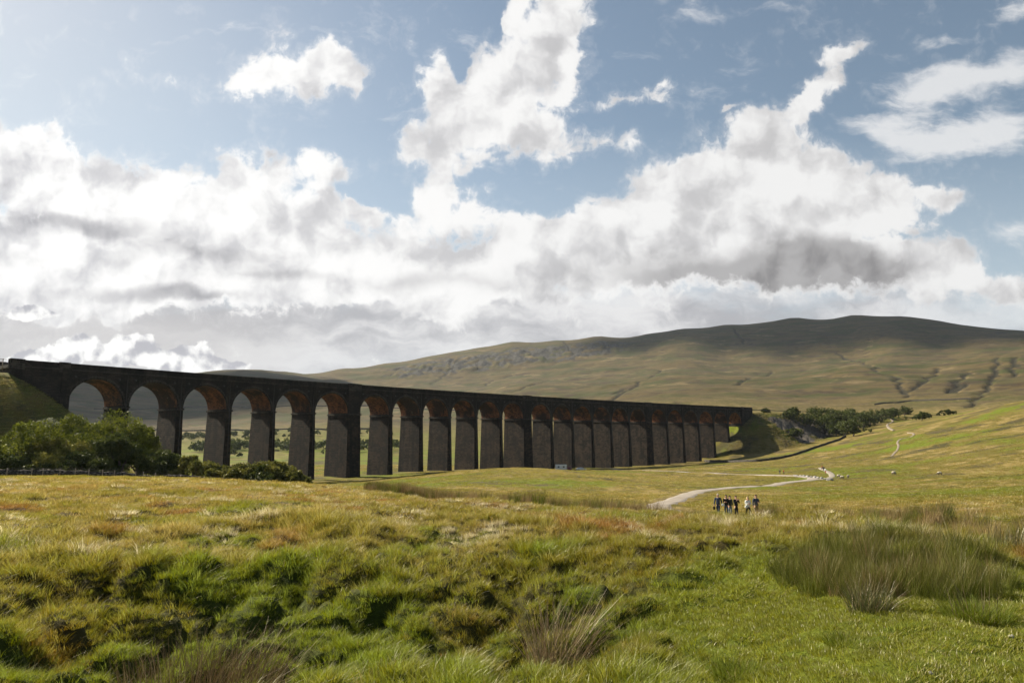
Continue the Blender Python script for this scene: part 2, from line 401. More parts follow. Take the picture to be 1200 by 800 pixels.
M_ground = ground_material()
na, nr = aa.shape
V = np.stack([X, Y, Z], -1).reshape(-1, 3)
i = np.arange(na - 1)[:, None] * nr + np.arange(nr - 1)[None]
F4 = np.stack([i, i + nr, i + nr + 1, i + 1], -1).reshape(-1, 4)[:, ::-1]
cidx = len(V); V = np.concatenate([V, [[0, 0, -1.75]]])
F3 = np.stack([np.full(na - 1, cidx), np.arange(na - 1) * nr, np.arange(1, na) * nr], -1)[:, ::-1]
za = np.concatenate([np.stack([lush, straw, rust], -1).reshape(-1, 3), [[1, 0, 0]]])
zb = np.concatenate([np.stack([heath, rockm, scree], -1).reshape(-1, 3), [[0, 0, 0]]])
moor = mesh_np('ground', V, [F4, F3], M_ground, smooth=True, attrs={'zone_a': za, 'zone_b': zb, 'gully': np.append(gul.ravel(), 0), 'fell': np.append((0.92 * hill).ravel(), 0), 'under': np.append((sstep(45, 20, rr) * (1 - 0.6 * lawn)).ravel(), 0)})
tag(moor, kind='structure')

# ------------------------------------------------------------------ track and footpaths draped on the ground
def catmull(P, step):
    P = [np.array(p[:2], float) for p in P]; out = []
    Q = [2 * P[0] - P[1]] + P + [2 * P[-1] - P[-2]]
    for i in range(1, len(Q) - 2):
        n = max(2, int(np.linalg.norm(Q[i + 1] - Q[i]) / step))
        for k in range(n):
            u = k / n
            out.append(0.5 * (2 * Q[i] + (Q[i + 1] - Q[i - 1]) * u + (2 * Q[i - 1] - 5 * Q[i] + 4 * Q[i + 1] - Q[i + 2]) * u * u + (3 * Q[i] - Q[i - 1] - 3 * Q[i + 1] + Q[i + 2]) * u ** 3))
    out.append(P[-1]); return np.array(out)
def gravel_mat(name, c1, c2):
    m, t, out = new_mat(name)
    P = t('ShaderNodeNewGeometry').outputs['Position']
    uv = t('ShaderNodeUVMap').outputs[0]
    u = t('ShaderNodeSeparateXYZ', {0: uv}).outputs[0]
    n = t.noise(P, 0.8, 6, 0.7)
    c = t.mix(t.map(n, 0.3, 0.7), c1, c2)
    edge = t.map(t.math('ADD', t.math('ABSOLUTE', u), t.math('MULTIPLY', t.math('SUBTRACT', t.noise(P, 1.5, 4, 0.7), 0.5), 0.5)), 0.86, 1.0)
    c = t.mix(edge, c, (0.12, 0.13, 0.03))
    bp = t('ShaderNodeBump', {'Height': n, 'Strength': 0.3, 'Distance': 0.1}).outputs[0]
    finish(t, out, c, 0.95, bp, 0.1); return m
M_track = gravel_mat('pale_gravel', (0.19, 0.165, 0.14), (0.27, 0.24, 0.205))
M_path = gravel_mat('worn_stone', (0.16, 0.13, 0.10), (0.24, 0.20, 0.155))
def drape(name, pts, width, mat, lift=0.05, step=1.2, wfun=None):
    L = catmull(pts, step); d = np.gradient(L, axis=0); d /= np.linalg.norm(d, axis=1)[:, None] + 1e-9
    nrm = np.stack([-d[:, 1], d[:, 0]], -1); w = np.full(len(L), width) if wfun is None else wfun(L)
    K = np.linspace(-1, 1, 7); V = []; U = []
    zc = np.max([grid_z(*(L + nrm * width * q).T) for q in (-.5, -.25, 0, .25, .5)], axis=0)
    ker = np.hanning(13); ker /= ker.sum(); zs = np.convolve(np.pad(zc, 6, mode='edge'), ker, 'valid'); zs = np.maximum(zs, zc - 0.05) + lift
    wz = w * (1 + 0.12 * fbm(L[:, 0] / 6, L[:, 1] / 6, 2, 90))
    for k in K:
        q = L + nrm * (wz * k / 2)[:, None]
        V.append(np.column_stack([q, zs - (0.05 * abs(k) ** 3 if abs(k) < .99 else 0.55)])); U.append(np.column_stack([np.full(len(L), k), np.arange(len(L)) * 1.0]))
    n = len(L); V = np.concatenate(V); U = np.concatenate(U)
    i = (np.arange(6)[:, None] * n + np.arange(n - 1)[None]).ravel()
    F = np.stack([i, i + 1, i + n + 1, i + n], -1)
    o = mesh_np(name, V, F, mat, smooth=True, uv=U); tag(o, kind='structure'); return L
def G(px, py, rmin=60): return ground_px(px, py, rmin)[:2]
track_pts = [G(757,588,62), G(764,584,70), G(785,580,75), G(815,577), G(850,573), G(885,569.5), G(920,565.8), G(945,563.2), G(953,561.0), G(946,559.2), G(925,557.6), G(890,556.3), G(850,554.8), G(800,552.8), G(760,551), G(720,549.2), G(690,548.2)]
track_pts = [W(850,601,42)[:2], W(815,598,54)[:2], W(786,592,66)[:2], W(772,587,77)[:2], W(783,582,86)[:2]] + track_pts[3:]
track_line = drape('track', track_pts, 3.6, M_track, 0.06, 0.8)
spur = drape('track_spur', [G(948,562.2), G(960,561.6), G(972,560.0), G(975,556.5), G(968,551.5), G(962,548)], 2.2, M_track, 0.06)
path1 = drape('footpath', [G(1044,535), G(1050,529), G(1053,523), G(1052,518), G(1056,514.5), G(1067,512), G(1071,508.5), G(1064,507)], 1.2, M_path, 0.06)
path2 = drape('footpath', [G(1048,504.5,300), G(1042,501.5,300), G(1040,497.5,300), G(1046,494,300), G(1044,491.5,300)], 2.0, M_path, 0.08)
# ------------------------------------------------------------------ viaduct
def stone_mat(name, dark, light, mort, bw=0.95, bh=0.42, stain=True, brick=False):
    m, t, out = new_mat(name)
    uv = t('ShaderNodeUVMap').outputs[0]; P = t('ShaderNodeNewGeometry').outputs['Position']
    w = t('ShaderNodeVectorMath', {0: uv, 1: (0.06, 0.03, 0)}, operation='ADD').outputs[0]
    b = t('ShaderNodeTexBrick', {'Vector': w, 'Color1': (0, 0, 0, 1), 'Color2': (1, 1, 1, 1), 'Mortar': (0.5, 0.5, 0.5, 1), 'Scale': 1.0, 'Mortar Size': 0.06 if not brick else 0.012, 'Mortar Smooth': 0.3, 'Bias': 0.0, 'Brick Width': bw, 'Row Height': bh}, offset=0.5)
    id_ = t('ShaderNodeSeparateColor', {0: b.outputs['Color']}).outputs[0]
    nb = t.noise(P, 0.22, 7, 0.7); nf = t.noise(P, 6.5, 5, 0.65)
    f = t.math('ADD', t.math('MULTIPLY', id_, 0.5), t.math('MULTIPLY_ADD', t.math('SUBTRACT', nb, 0.5), 2.4, 0.35))
    f = t.math('ADD', f, t.math('MULTIPLY', t.math('SUBTRACT', nf, 0.5), 0.45))
    c = t.mix(t.map(f, 0.25, 1.0), dark, light)
    if stain:
        st = t('ShaderNodeVectorMath', {0: P, 1: (0.9, 0.9, 0.05)}, operation='MULTIPLY').outputs[0]
        s = t.map(t.noise(st, 0.7, 5, 0.6), 0.48, 0.66, 0, 0.8)
        c = t.mix(s, c, tuple(x * 0.4 for x in dark))
        s2 = t.map(t.noise(P, 0.8, 6, 0.8), 0.62, 0.75, 0, 0.8)
        s2 = t.math('MULTIPLY', s2, t.map(t.noise(P, 0.09, 3, 0.5), 0.42, 0.55))
        c = t.mix(s2, c, tuple(min(0.5, x * 2.6) for x in light))
    if brick:                                   # soot and lime stains under the vaults
        c = t.mix(t.map(t.noise(P, 0.10, 4, 0.6), 0.47, 0.60, 0.0, 0.9), c, (0.022, 0.017, 0.013))
        c = t.mix(t.map(t.noise(P, 0.5, 5, 0.7), 0.62, 0.72, 0.0, 0.35), c, (0.34, 0.29, 0.23))
    c = t.mix(b.outputs['Fac'], c, mort)
    h = t.math('ADD', t.math('MULTIPLY', t.math('SUBTRACT', 1.0, b.outputs['Fac']), 0.22), t.math('MULTIPLY', nf, 0.06))
    h = t.math('ADD', h, t.math('MULTIPLY', id_, 0.16))
    bp = t('ShaderNodeBump', {'Height': h, 'Strength': 0.9, 'Distance': 1.0}).outputs[0]
    finish(t, out, c, 0.9, bp, 0.15); return m
M_stone = stone_mat('sooty_limestone', (0.008, 0.0065, 0.005), (0.040, 0.031, 0.023), (0.016, 0.013, 0.011))
M_pier = stone_mat('rockfaced_limestone', (0.006, 0.0045, 0.003), (0.044, 0.029, 0.017), (0.014, 0.012, 0.010), 1.2, 0.62)
M_trim = stone_mat('weathered_coping', (0.016, 0.013, 0.010), (0.062, 0.050, 0.038), (0.06, 0.055, 0.05), 1.5, 0.6)
M_brick = stone_mat('red_brick', (0.06, 0.027, 0.014), (0.27, 0.105, 0.045), (0.07, 0.045, 0.032), 0.8, 0.3, False, True)
M_iron = simple('dull_iron', (0.03, 0.028, 0.027), 0.6)
M_ballast = simple('track_ballast', (0.17, 0.15, 0.13), 0.95, 0.4, 4)

SPAN, PW, KW, WD = 13.72, 1.83, 5.5, 12.0
bays = []; s = 0.0
for i in range(24):
    if i: s += KW if i % 6 == 0 else PW
    bays.append((s, s + SPAN)); s += SPAN
S_END = s
RISE = SPAN / 2
TOPZ = 1.95                                     # crown to string course
via = empty('railway_viaduct', line(S_END / 2, WD / 2, -12))
tag(via, 'long dark stone railway viaduct of twenty four tall arches across the valley', 'viaduct')
Minv = Matrix.Translation(-via.location)
def vbuild(mb, name, mat, parent=via, smooth=False):
    o = mb.build(name, mat, parent, smooth)
    if parent is via: o.matrix_parent_inverse = Minv
    else: o.matrix_parent_inverse = parent.matrix_parent_inverse @ Matrix() if False else Matrix.Identity(4)
    return o
def vbox(mb, s0, s1, t0, t1, z0a, z1a, z0b=None, z1b=None, n=1):
    """box in line coordinates, heights may differ at either end"""
    z0b = z0a if z0b is None else z0b; z1b = z1a if z1b is None else z1b
    for k in range(n):
        a, b = k / n, (k + 1) / n
        sa, sb = s0 + (s1 - s0) * a, s0 + (s1 - s0) * b
        la, lb = z0a + (z0b - z0a) * a, z0a + (z0b - z0a) * b
        ha, hb = z1a + (z1b - z1a) * a, z1a + (z1b - z1a) * b
        p = [line(sa, t0, la), line(sb, t0, lb), line(sb, t1, lb), line(sa, t1, la), line(sa, t0, ha), line(sb, t0, hb), line(sb, t1, hb), line(sa, t1, ha)]
        q = lambda *I: [p[i] for i in I]
        mb.add(q(0, 1, 5, 4), [(0, 1, 2, 3)], [(sa, la), (sb, lb), (sb, hb), (sa, ha)])
        mb.add(q(2, 3, 7, 6), [(0, 1, 2, 3)], [(sb, lb), (sa, la), (sa, ha), (sb, hb)])
        mb.add(q(4, 5, 6, 7), [(0, 1, 2, 3)], [(sa, t0), (sb, t0), (sb, t1), (sa, t1)])
        mb.add(q(0, 3, 2, 1), [(0, 1, 2, 3)], [(sa, t0), (sa, t1), (sb, t1), (sb, t0)])
        if k == 0: mb.add(q(3, 0, 4, 7), [(0, 1, 2, 3)], [(t1, la), (t0, la), (t0, ha), (t1, ha)])
        if k == n - 1: mb.add(q(1, 2, 6, 5), [(0, 1, 2, 3)], [(t0, lb), (t1, lb), (t1, hb), (t0, hb)])
def spring_z(i): return crown_z(sum(bays[i]) / 2) - RISE
def string_z(s): return crown_z(s) + TOPZ
NA = 28
for i, (a, b) in enumerate(bays):
    c = (a + b) / 2; zs = spring_z(i)
    mb = MB(); sf = MB(); rings = (MB(), MB())
    ang = [math.pi * k / NA for k in range(NA + 1)]
    pts = [(c - RISE * math.cos(t), zs + RISE * math.sin(t)) for t in ang]
    for k in range(NA):
        (s0, z0), (s1, z1) = pts[k], pts[k + 1]
        for t, fl in ((0.0, False), (WD, True)):
            q = [line(s0, t, z0), line(s1, t, z1), line(s1, t, string_z(s1)), line(s0, t, string_z(s0))]
            u = [(s0, z0), (s1, z1), (s1, string_z(s1)), (s0, string_z(s0))]
            if fl: q.reverse(); u.reverse()
            mb.add(q, [(0, 1, 2, 3)], u)
        L0 = RISE * ang[k]; L1 = RISE * ang[k + 1]
        sf.add([line(s0, 0.0, z0), line(s0, WD, z0), line(s1, WD, z1), line(s1, 0.0, z1)], [(0, 1, 2, 3)], [(0, L0), (WD, L0), (WD, L1), (0, L1)])
        # voussoir ring proud of the wall
        ro = RISE + 0.95
        e0 = (c - ro * math.cos(ang[k]), zs + ro * math.sin(ang[k])); e1 = (c - ro * math.cos(ang[k + 1]), zs + ro * math.sin(ang[k + 1]))
        for t, tt in ((0.0, -0.10), (WD, WD + 0.10)):
            ps = [line(s0, tt, z0), line(s1, tt, z1), line(e1[0], tt, e1[1]), line(e0[0], tt, e0[1]),
                  line(s0, t, z0), line(s1, t, z1), line(e1[0], t, e1[1]), line(e0[0], t, e0[1])]
            fs = [(0, 1, 2, 3), (4, 0, 3, 7)[::-1], (1, 5, 6, 2)[::-1], (4, 5, 1, 0), (3, 2, 6, 7)]
            if tt > 0: fs = [f[::-1] for f in fs]
            rings[0 if tt < 0 else 1].add(ps, fs, [(L0, 0), (L1, 0), (L1, .95), (L0, .95)] * 2)
    for k in range(6):
        s0, s1 = a + SPAN * k / 6, a + SPAN * (k + 1) / 6
        mb.add([line(s0, 0, string_z(s0)), line(s1, 0, string_z(s1)), line(s1, WD, string_z(s1)), line(s0, WD, string_z(s0))], [(0, 1, 2, 3)], [(s0, 0), (s1, 0), (s1, WD), (s0, WD)])
    arch = vbuild(mb, 'arch', M_stone)
    so = vbuild(sf, 'soffit', M_brick, arch, True)
    rg = [vbuild(q_, 'arch_ring', M_trim, arch) for q_ in rings]
    for ch in [so] + rg: ch.matrix_parent_inverse = Matrix.Identity(4)
# piers -------------------------------------------------------------------
def pier(s0, s1, king, zs0, zs1, endpier=False):
    cs = (s0 + s1) / 2; zsp = min(zs0, zs1); w = s1 - s0
    zg = min(gz(*line(cs, t)[:2]) for t in (-1, 4, 9)) - 1.5
    mb = MB(); H = zsp - 0.35 - zg
    N = max(4, int(H / 3)); bt = 0.018
    def ring_(z):
        d = (zsp - 0.35 - z); e = d * bt; f = d * 0.022
        if king: f += 0.45
        return [(s0 - e, -f), (s1 + e, -f), (s1 + e, WD + f), (s0 - e, WD + f)]
    zl_ = [zg + H * k / N for k in range(N + 1)]
    R_ = [ring_(z) for z in zl_]
    for k in range(N):
        for j in range(4):
            A_, B_ = R_[k][j], R_[k][(j + 1) % 4]; C_, D_ = R_[k + 1][(j + 1) % 4], R_[k + 1][j]
            us = (lambda p: p[0]) if j % 2 == 0 else (lambda p: p[1] + 0.37)
            mb.add([line(*A_, zl_[k]), line(*B_, zl_[k]), line(*C_, zl_[k + 1]), line(*D_, zl_[k + 1])], [(0, 1, 2, 3)],
                   [(us(A_), zl_[k]), (us(B_), zl_[k]), (us(C_), zl_[k + 1]), (us(D_), zl_[k + 1])])
    pr = vbuild(mb, 'pier', M_pier)
    mb = MB()                                   # spandrel pillar above the springing
    x = 0.45 if king else 0.0
    vbox(mb, s0, s1, -x, WD + x, zs0 - 0.36, string_z(s0), zs1 - 0.36, string_z(s1))
    up = vbuild(mb, 'pier_head', M_stone, pr); up.matrix_parent_inverse = Matrix.Identity(4)
    mb = MB(); x += 0.28
    vbox(mb, s0 - 0.28, s1 + 0.28, -x, WD + x, zsp - 0.75, zsp - 0.22)
    im = vbuild(mb, 'impost', M_trim, pr); im.matrix_parent_inverse = Matrix.Identity(4)
    if not king:
        mb = MB(); mb.tube([line(cs, -0.12, string_z(cs) - 0.1), line(cs, -0.12, zsp), line(cs, -0.42, zsp - 0.9), line(cs, -0.35 - H * 0.017, zg + 0.25 * H)], 0.13, 6)
        vbuild(mb, 'downpipe', M_iron)
for i in range(23):
    pier(bays[i][1], bays[i + 1][0], (i + 1) % 6 == 0, spring_z(i), spring_z(i + 1))
# abutments
def abut(s0, s1, zs, sgn):
    mb = MB(); zg = -14 if sgn < 0 else -14
    vbox(mb, s0, s1, -0.45 if sgn > 0 else -0.3, WD + 0.45, zg, string_z(s0), zg, string_z(s1))
    o = vbuild(mb, 'abutment', M_stone)
    mb = MB(); e = s1 if sgn < 0 else s0
    vbox(mb, e - 2.2, e, -0.9, 0.0 - 0.46, zg, string_z(e) + 0.3) if sgn < 0 else vbox(mb, e, e + 2.2, -0.9, -0.46, zg, string_z(e) + 0.3)
    p = vbuild(mb, 'pilaster', M_stone, o); p.matrix_parent_inverse = Matrix.Identity(4)
    return o
abut(-13.5, 0.0, spring_z(0), -1); abut(S_END, S_END + 12.5, spring_z(23), 1)
# string course, parapets, coping, deck
segs = 60; sA, sB = -14.2, S_END + 13.0
def run(name, mat, t0, t1, dz0, dz1, s0=sA, s1=sB, parent=via):
    mb = MB(); n = max(1, int((s1 - s0) / 6.6))
    vbox(mb, s0, s1, t0, t1, string_z(s0) + dz0, string_z(s0) + dz1, string_z(s1) + dz0, string_z(s1) + dz1, n)
    o = vbuild(mb, name, mat, parent)
    if parent is not via: o.matrix_parent_inverse = Matrix.Identity(4)
    return o
run('deck', M_ballast, 0.55, WD - 0.55, -0.3, 0.5)
for t0, t1 in ((-0.18, 0.42), (WD - 0.42, WD + 0.18)):
    pa = run('parapet', M_stone, t0 + 0.1, t1 - 0.02, 0.36, 1.62)
    run('string_course', M_trim, t0 - 0.32, t1, 0.0, 0.36)
    run('coping', M_trim, t0 + 0.02, t1 + 0.06, 1.62, 1.9, parent=pa)
# parapet steps at the king piers and the near abutment
for sc, hw in [((bays[i][1] + bays[i + 1][0]) / 2, 2.9) for i in (5, 11, 17)] + [(-1.6, 1.3), (-12.4, 1.6), (S_END + 1.6, 1.3)]:
    mb = MB(); vbox(mb, sc - hw, sc + hw, -0.62, 0.30, string_z(sc) - 0.6, string_z(sc) + 2.05)
    vbuild(mb, 'parapet_block', M_trim); mb = MB()
    vbox(mb, sc - hw, sc + hw, WD - 0.30, WD + 0.62, string_z(sc) - 0.6, string_z(sc) + 2.05)
    vbuild(mb, 'parapet_block', M_trim)
for i, (a, b) in enumerate(bays):
    c = (a + b) / 2
    for d in (-1, 1):
        mb = MB(); s = c + d * 5.6; z = spring_z(i) + RISE + 0.35
        mb.tube([line(s, 0.15, z), line(s, -0.16, z)], 0.34, 10); vbuild(mb, 'tie_plate', M_iron)

# rails on the deck
for tt in (2.0, 3.44, 5.4, 6.84):
    mb = MB(); vbox(mb, -300, S_END + 300, tt - 0.035, tt + 0.035, string_z(-300) + 0.62, string_z(-300) + 0.76, string_z(S_END + 300) + 0.62, string_z(S_END + 300) + 0.76, 110)
    vbuild(mb, 'rail', M_iron)
# lineside railing at the near end
M_wood = simple('weathered_wood', (0.23, 0.19, 0.15), 0.9, 0.35, 6)
rail_t = empty('lineside_railing', line(-20, 0.4, string_z(-20)))
tag(rail_t, 'pale post and rail fence on the embankment where the viaduct begins', 'fence')
RI = Matrix.Translation(-rail_t.location)
for k in range(9):
    s = -15.3 - 2.4 * k; mb = MB(); mb.box(line(s, 0.4, crown_z(s) + 2.3), (0.16, 0.16, 3.0), LTH)
    o = mb.build('post', M_wood, rail_t); o.matrix_parent_inverse = RI
for h in (3.05, 3.6):
    mb = MB(); mb.tube([line(-14.6 - 2.5 * k, 0.3, crown_z(-15) + h - 0.0125 * k) for k in range(9)], 0.085, 6)
    o = mb.build('rail', M_wood, rail_t); o.matrix_parent_inverse = RI
# ------------------------------------------------------------------ grass, rushes
def gsamp(F, x, y):
    a = np.arctan2(x, y); r = np.clip(np.hypot(x, y), 1.21, 13000)
    ia = np.clip(np.searchsorted(AZ, a) - 1, 0, len(AZ) - 2); ir = np.clip(np.searchsorted(RR, r) - 1, 0, len(RR) - 2)
    return F[ia, ir]
def blade_mat(name, tint_attr=None, dark=(0.06, 0.08, 0.014), tip=None, trans=0.52, inst=True, gloss=0.05, rootk=0.45):
    m, t, out = new_mat(name)
    col = t.attr('tint', 'INSTANCER').outputs['Color'] if inst else dark + (1,)
    rnd = t.attr('rnd').outputs['Fac']; h = t.attr('h').outputs['Fac']
    hsv = t('ShaderNodeHueSaturation', {'Hue': t.map(rnd, 0, 1, 0.485, 0.512, False), 'Saturation': t.map(rnd, 0, 1, 1.1, 0.8, False), 'Value': t.map(rnd, 0, 1, 0.6, 1.45, False), 'Fac': 1.0})
    if isinstance(col, bpy.types.NodeSocket): t.l.new(col, hsv.inputs['Color'])
    else: hsv.inputs['Color'].default_value = col
    c = hsv.outputs[0]
    if tip: c = t.mix(t.map(h, 0.6, 1.0, 0, 0.6), c, tip)
    dead = t.map(rnd, 0.93, 0.95, 0, 0.7)
    c = t.mix(dead, c, (0.30, 0.23, 0.11))
    d = t('ShaderNodeBsdfDiffuse', {'Color': c}); tr = t('ShaderNodeBsdfTranslucent', {'Color': c}); gl = t('ShaderNodeBsdfGlossy', {'Color': (1, 0.97, 0.88, 1), 'Roughness': 0.42})
    a = t('ShaderNodeMixShader', {0: trans, 1: d.outputs[0], 2: tr.outputs[0]})
    b = t('ShaderNodeMixShader', {0: gloss, 1: a.outputs[0], 2: gl.outputs[0]})
    t.l.new(b.outputs[0], out.inputs[0]); return m
M_blade = blade_mat('grass_blades', gloss=0.025)
M_rush = blade_mat('rush_stems', inst=True, tip=(0.15, 0.11, 0.04), trans=0.25, gloss=0.02)

def tuft(n, rad, h0, h1, w, lean, wind=(0.25, -0.05), curl=0.5, seg=3, seed=0):
    g_ = np.random.default_rng(seed)
    th = g_.uniform(0, 2 * np.pi, n); rr_ = rad * np.sqrt(g_.uniform(0, 1, n))
    bx, by = rr_ * np.cos(th), rr_ * np.sin(th)
    H = g_.uniform(h0, h1, n); ph = th + g_.normal(0, 0.9, n)
    ln = lean * (0.35 + rr_ / max(rad, 1e-3)) * g_.uniform(0.4, 1.3, n)
    dx, dy = np.cos(ph) * ln + wind[0], np.sin(ph) * ln + wind[1]
    fa = g_.uniform(0, np.pi, n); wx, wy = np.cos(fa) * w / 2, np.sin(fa) * w / 2
    V = []; hh = []; wv = [1, 0.85, 0.55, 0.12] if seg == 3 else [1, 0.7, 0.1]
    for k in range(seg + 1):
        u = k / seg; b = u ** (1 + curl); q = H * (u - 0.25 * curl * u * u * np.clip(np.hypot(dx, dy), 0, 1.4))
        cx, cy = bx + dx * H * b, by + dy * H * b
        for s_ in (-1, 1):
            V.append(np.stack([cx + s_ * wx * wv[k], cy + s_ * wy * wv[k], q], -1)); hh.append(np.full(n, u))
    V = np.stack(V, 1).reshape(-1, 3); hh = np.stack(hh, 1).ravel(); m = 2 * (seg + 1)
    base = np.arange(n)[:, None] * m
    F = np.concatenate([base + np.array([[2 * k, 2 * k + 1, 2 * k + 3, 2 * k + 2]]) for k in range(seg)])
    rnd = np.repeat(g_.uniform(0, 1, n), m)
    return V, F, {'h': hh, 'rnd': rnd}
lib = bpy.data.collections.new('tuft_library')
libs = []
def lib_add(name, mat, *a, **k):
    V, F, at = tuft(*a, **k); o = mesh_np(name, V, F, mat, attrs=at); COL.objects.unlink(o); lib.objects.link(o); libs.append(o)
# sorted by name: the index below picks the mesh
lib_add('t0_fine', M_blade, 70, 0.085, 0.04, 0.115, 0.0045, 0.7, wind=(0.1,0), seed=1)
lib_add('t1_fine', M_blade, 70, 0.10, 0.03, 0.095, 0.0045, 0.9, wind=(0.15,0), seed=2)
lib_add('t2_bent', M_blade, 40, 0.10, 0.09, 0.21, 0.004, 0.6, wind=(0.3, -0.1), curl=0.9, seed=3)
lib_add('t3_turf', M_blade, 70, 0.11, 0.015, 0.045, 0.005, 0.8, wind=(0.1, 0), seed=4)
lib_add('t4_mid', M_blade, 70, 0.22, 0.07, 0.19, 0.010, 0.7, wind=(0.2, -0.05), seg=2, seed=5)
lib_add('t5_mid', M_blade, 70, 0.24, 0.05, 0.15, 0.011, 0.8, wind=(0.2, 0), seg=2, seed=6)
lib_add('t6_far', M_blade, 60, 0.55, 0.08, 0.21, 0.03, 0.6, wind=(0.3, -0.1), seg=2, seed=7)
lib_add('t7_rush', M_rush, 80, 0.17, 0.35, 0.85, 0.006, 0.40, wind=(0.06, 0), curl=0.4, seed=8)
lib_add('t8_rush', M_rush, 80, 0.22, 0.40, 0.80, 0.012, 0.26, wind=(0.16, 0), curl=0.4, seg=2, seed=9)
lib_add('t9_weed', M_blade, 70, 0.14, 0.10, 0.34, 0.012, 0.6, wind=(0.05, 0), seed=10)

def scatter(name, x, y, z, idx, scale, tint, mat, rot=None):
    n = len(x)
    me = bpy.data.meshes.new(name); me.vertices.add(n)
    me.vertices.foreach_set('co', np.stack([x, y, z], -1).astype(np.float32).ravel())
    def at(k, a, ty):
        A_ = me.attributes.new(k, ty, 'POINT'); A_.data.foreach_set('value' if ty in ('FLOAT', 'INT') else 'vector', np.asarray(a, dtype=np.int32 if ty == 'INT' else np.float32).ravel())
    at('idx', idx, 'INT'); at('tint', tint, 'FLOAT_VECTOR')
    at('scl', np.asarray(scale), 'FLOAT_VECTOR')
    rz = rng.normal(0, 0.9, n) if rot is None else rot
    at('rot', np.stack([rng.normal(0, 0.08, n), rng.normal(0, 0.08, n), rz], -1), 'FLOAT_VECTOR')
    me.materials.append(mat)
    o = bpy.data.objects.new(name, me); link(o)
    ng = bpy.data.node_groups.new(name + '_nodes', 'GeometryNodeTree')
    ng.interface.new_socket('Geometry', in_out='INPUT', socket_type='NodeSocketGeometry')
    ng.interface.new_socket('Geometry', in_out='OUTPUT', socket_type='NodeSocketGeometry')
    N = ng.nodes.new; Lk = ng.links.new
    gi = N('NodeGroupInput'); go = N('NodeGroupOutput'); ci = N('GeometryNodeCollectionInfo'); ip = N('GeometryNodeInstanceOnPoints')
    ci.inputs['Collection'].default_value = lib; ci.inputs['Separate Children'].default_value = True; ci.inputs['Reset Children'].default_value = True
    def na(k, ty):
        q = N('GeometryNodeInputNamedAttribute'); q.data_type = ty; q.inputs['Name'].default_value = k; return q.outputs['Attribute']
    Lk(gi.outputs[0], ip.inputs['Points']); Lk(ci.outputs[0], ip.inputs['Instance']); ip.inputs['Pick Instance'].default_value = True
    Lk(na('idx', 'INT'), ip.inputs['Instance Index']); Lk(na('rot', 'FLOAT_VECTOR'), ip.inputs['Rotation']); Lk(na('scl', 'FLOAT_VECTOR'), ip.inputs['Scale'])
    Lk(ip.outputs[0], go.inputs[0])
    md = o.modifiers.new('scatter', 'NODES'); md.node_group = ng
    return o

track_xy = track_line
def track_d(x, y):
    d = np.full(len(x), 1e9)
    m = (np.hypot(x, y) > 40) & (np.hypot(x, y) < 360)
    if m.any():
        P_ = track_xy[::4]; xx, yy = x[m], y[m]; b = np.full(len(xx), 1e9)
        for p in P_: b = np.minimum(b, (xx - p[0]) ** 2 + (yy - p[1]) ** 2)
        d[m] = np.sqrt(b)
    return d
def ring_pts(r0, r1, dens, az=R(43)):
    n = int(az * (r1 * r1 - r0 * r0) * dens)
    a = rng.uniform(-az, az, n); r = np.sqrt(rng.uniform(r0 * r0, r1 * r1, n)); return r * np.sin(a), r * np.cos(a)
GREEN = np.array([0.165, 0.205, 0.001]); STRAW = np.array([0.40, 0.290, 0.075]); RUST = np.array([0.26, 0.115, 0.016]); OLIVE = np.array([0.200, 0.175, 0.006])
def tint_at(x, y, k=1.0):
    lu = np.clip(gsamp(lush, x, y) + rng.normal(0, .18, len(x)), 0, 1)[:, None]
    st = np.clip(gsamp(straw, x, y) + rng.normal(0, .22, len(x)), 0, 1)[:, None]
    ru = np.clip(gsamp(rust, x, y) + rng.normal(0, .12, len(x)), 0, 1)[:, None]
    c = OLIVE * (1 - st) + STRAW * st
    c = c * (1 - ru) + RUST * ru
    c = c * (1 - lu) + GREEN * lu
    lw_ = np.clip(gsamp(lawn, x, y), 0, 1)[:, None] * 0.5; c = c * (1 - lw_) + np.array([0.215, 0.195, 0.012]) * lw_
    rr_ = np.hypot(x, y); pale = ((fbm(x / 1.8, y / 1.3, 3, 44) > 0.22) & (rr_ > 13) & (rr_ < 70) & (rng.uniform(0, 1, len(x)) < 0.45))[:, None]
    c = np.where(pale, np.array([0.50, 0.43, 0.25]), c)  # sheen on the leaning grass put into a pale tint
    return c * rng.uniform(0.8, 1.25, (len(x), 1)) * k, lu[:, 0], st[:, 0]
XS, YS, ZS, IS, SS, TS = [], [], [], [], [], []
def put(x, y, idx, sc, tint, sink=0.02):
    XS.append(x); YS.append(y); ZS.append(grid_z(x, y) - sink); IS.append(idx); TS.append(tint)
    SS.append(sc if sc.ndim == 2 else np.repeat(sc[:, None], 3, 1))
for r0, r1, dens in ((3.2, 6, 260), (6, 10, 230), (10, 18, 120)):
    x, y = ring_pts(r0, r1, dens); tint, lu, st = tint_at(x, y); n = len(x)
    lw = gsamp(lawn, x, y) > rng.uniform(0.2, 0.8, n)
    idx = np.where(rng.uniform(0, 1, n) < 0.12 + 0.55 * st, 2, rng.integers(0, 2, n)); idx = np.where(lw, 3, idx)
    hv = 0.65 + 0.9 * np.clip(gsamp(tus2, x, y) + 0.25, 0, 1)
    sc = rng.uniform(0.75, 1.3, n) * (1 + 0.035 * np.maximum(np.hypot(x, y) - 6, 0)) * np.where(lw, 1.0, hv)
    put(x, y, idx, sc, tint)
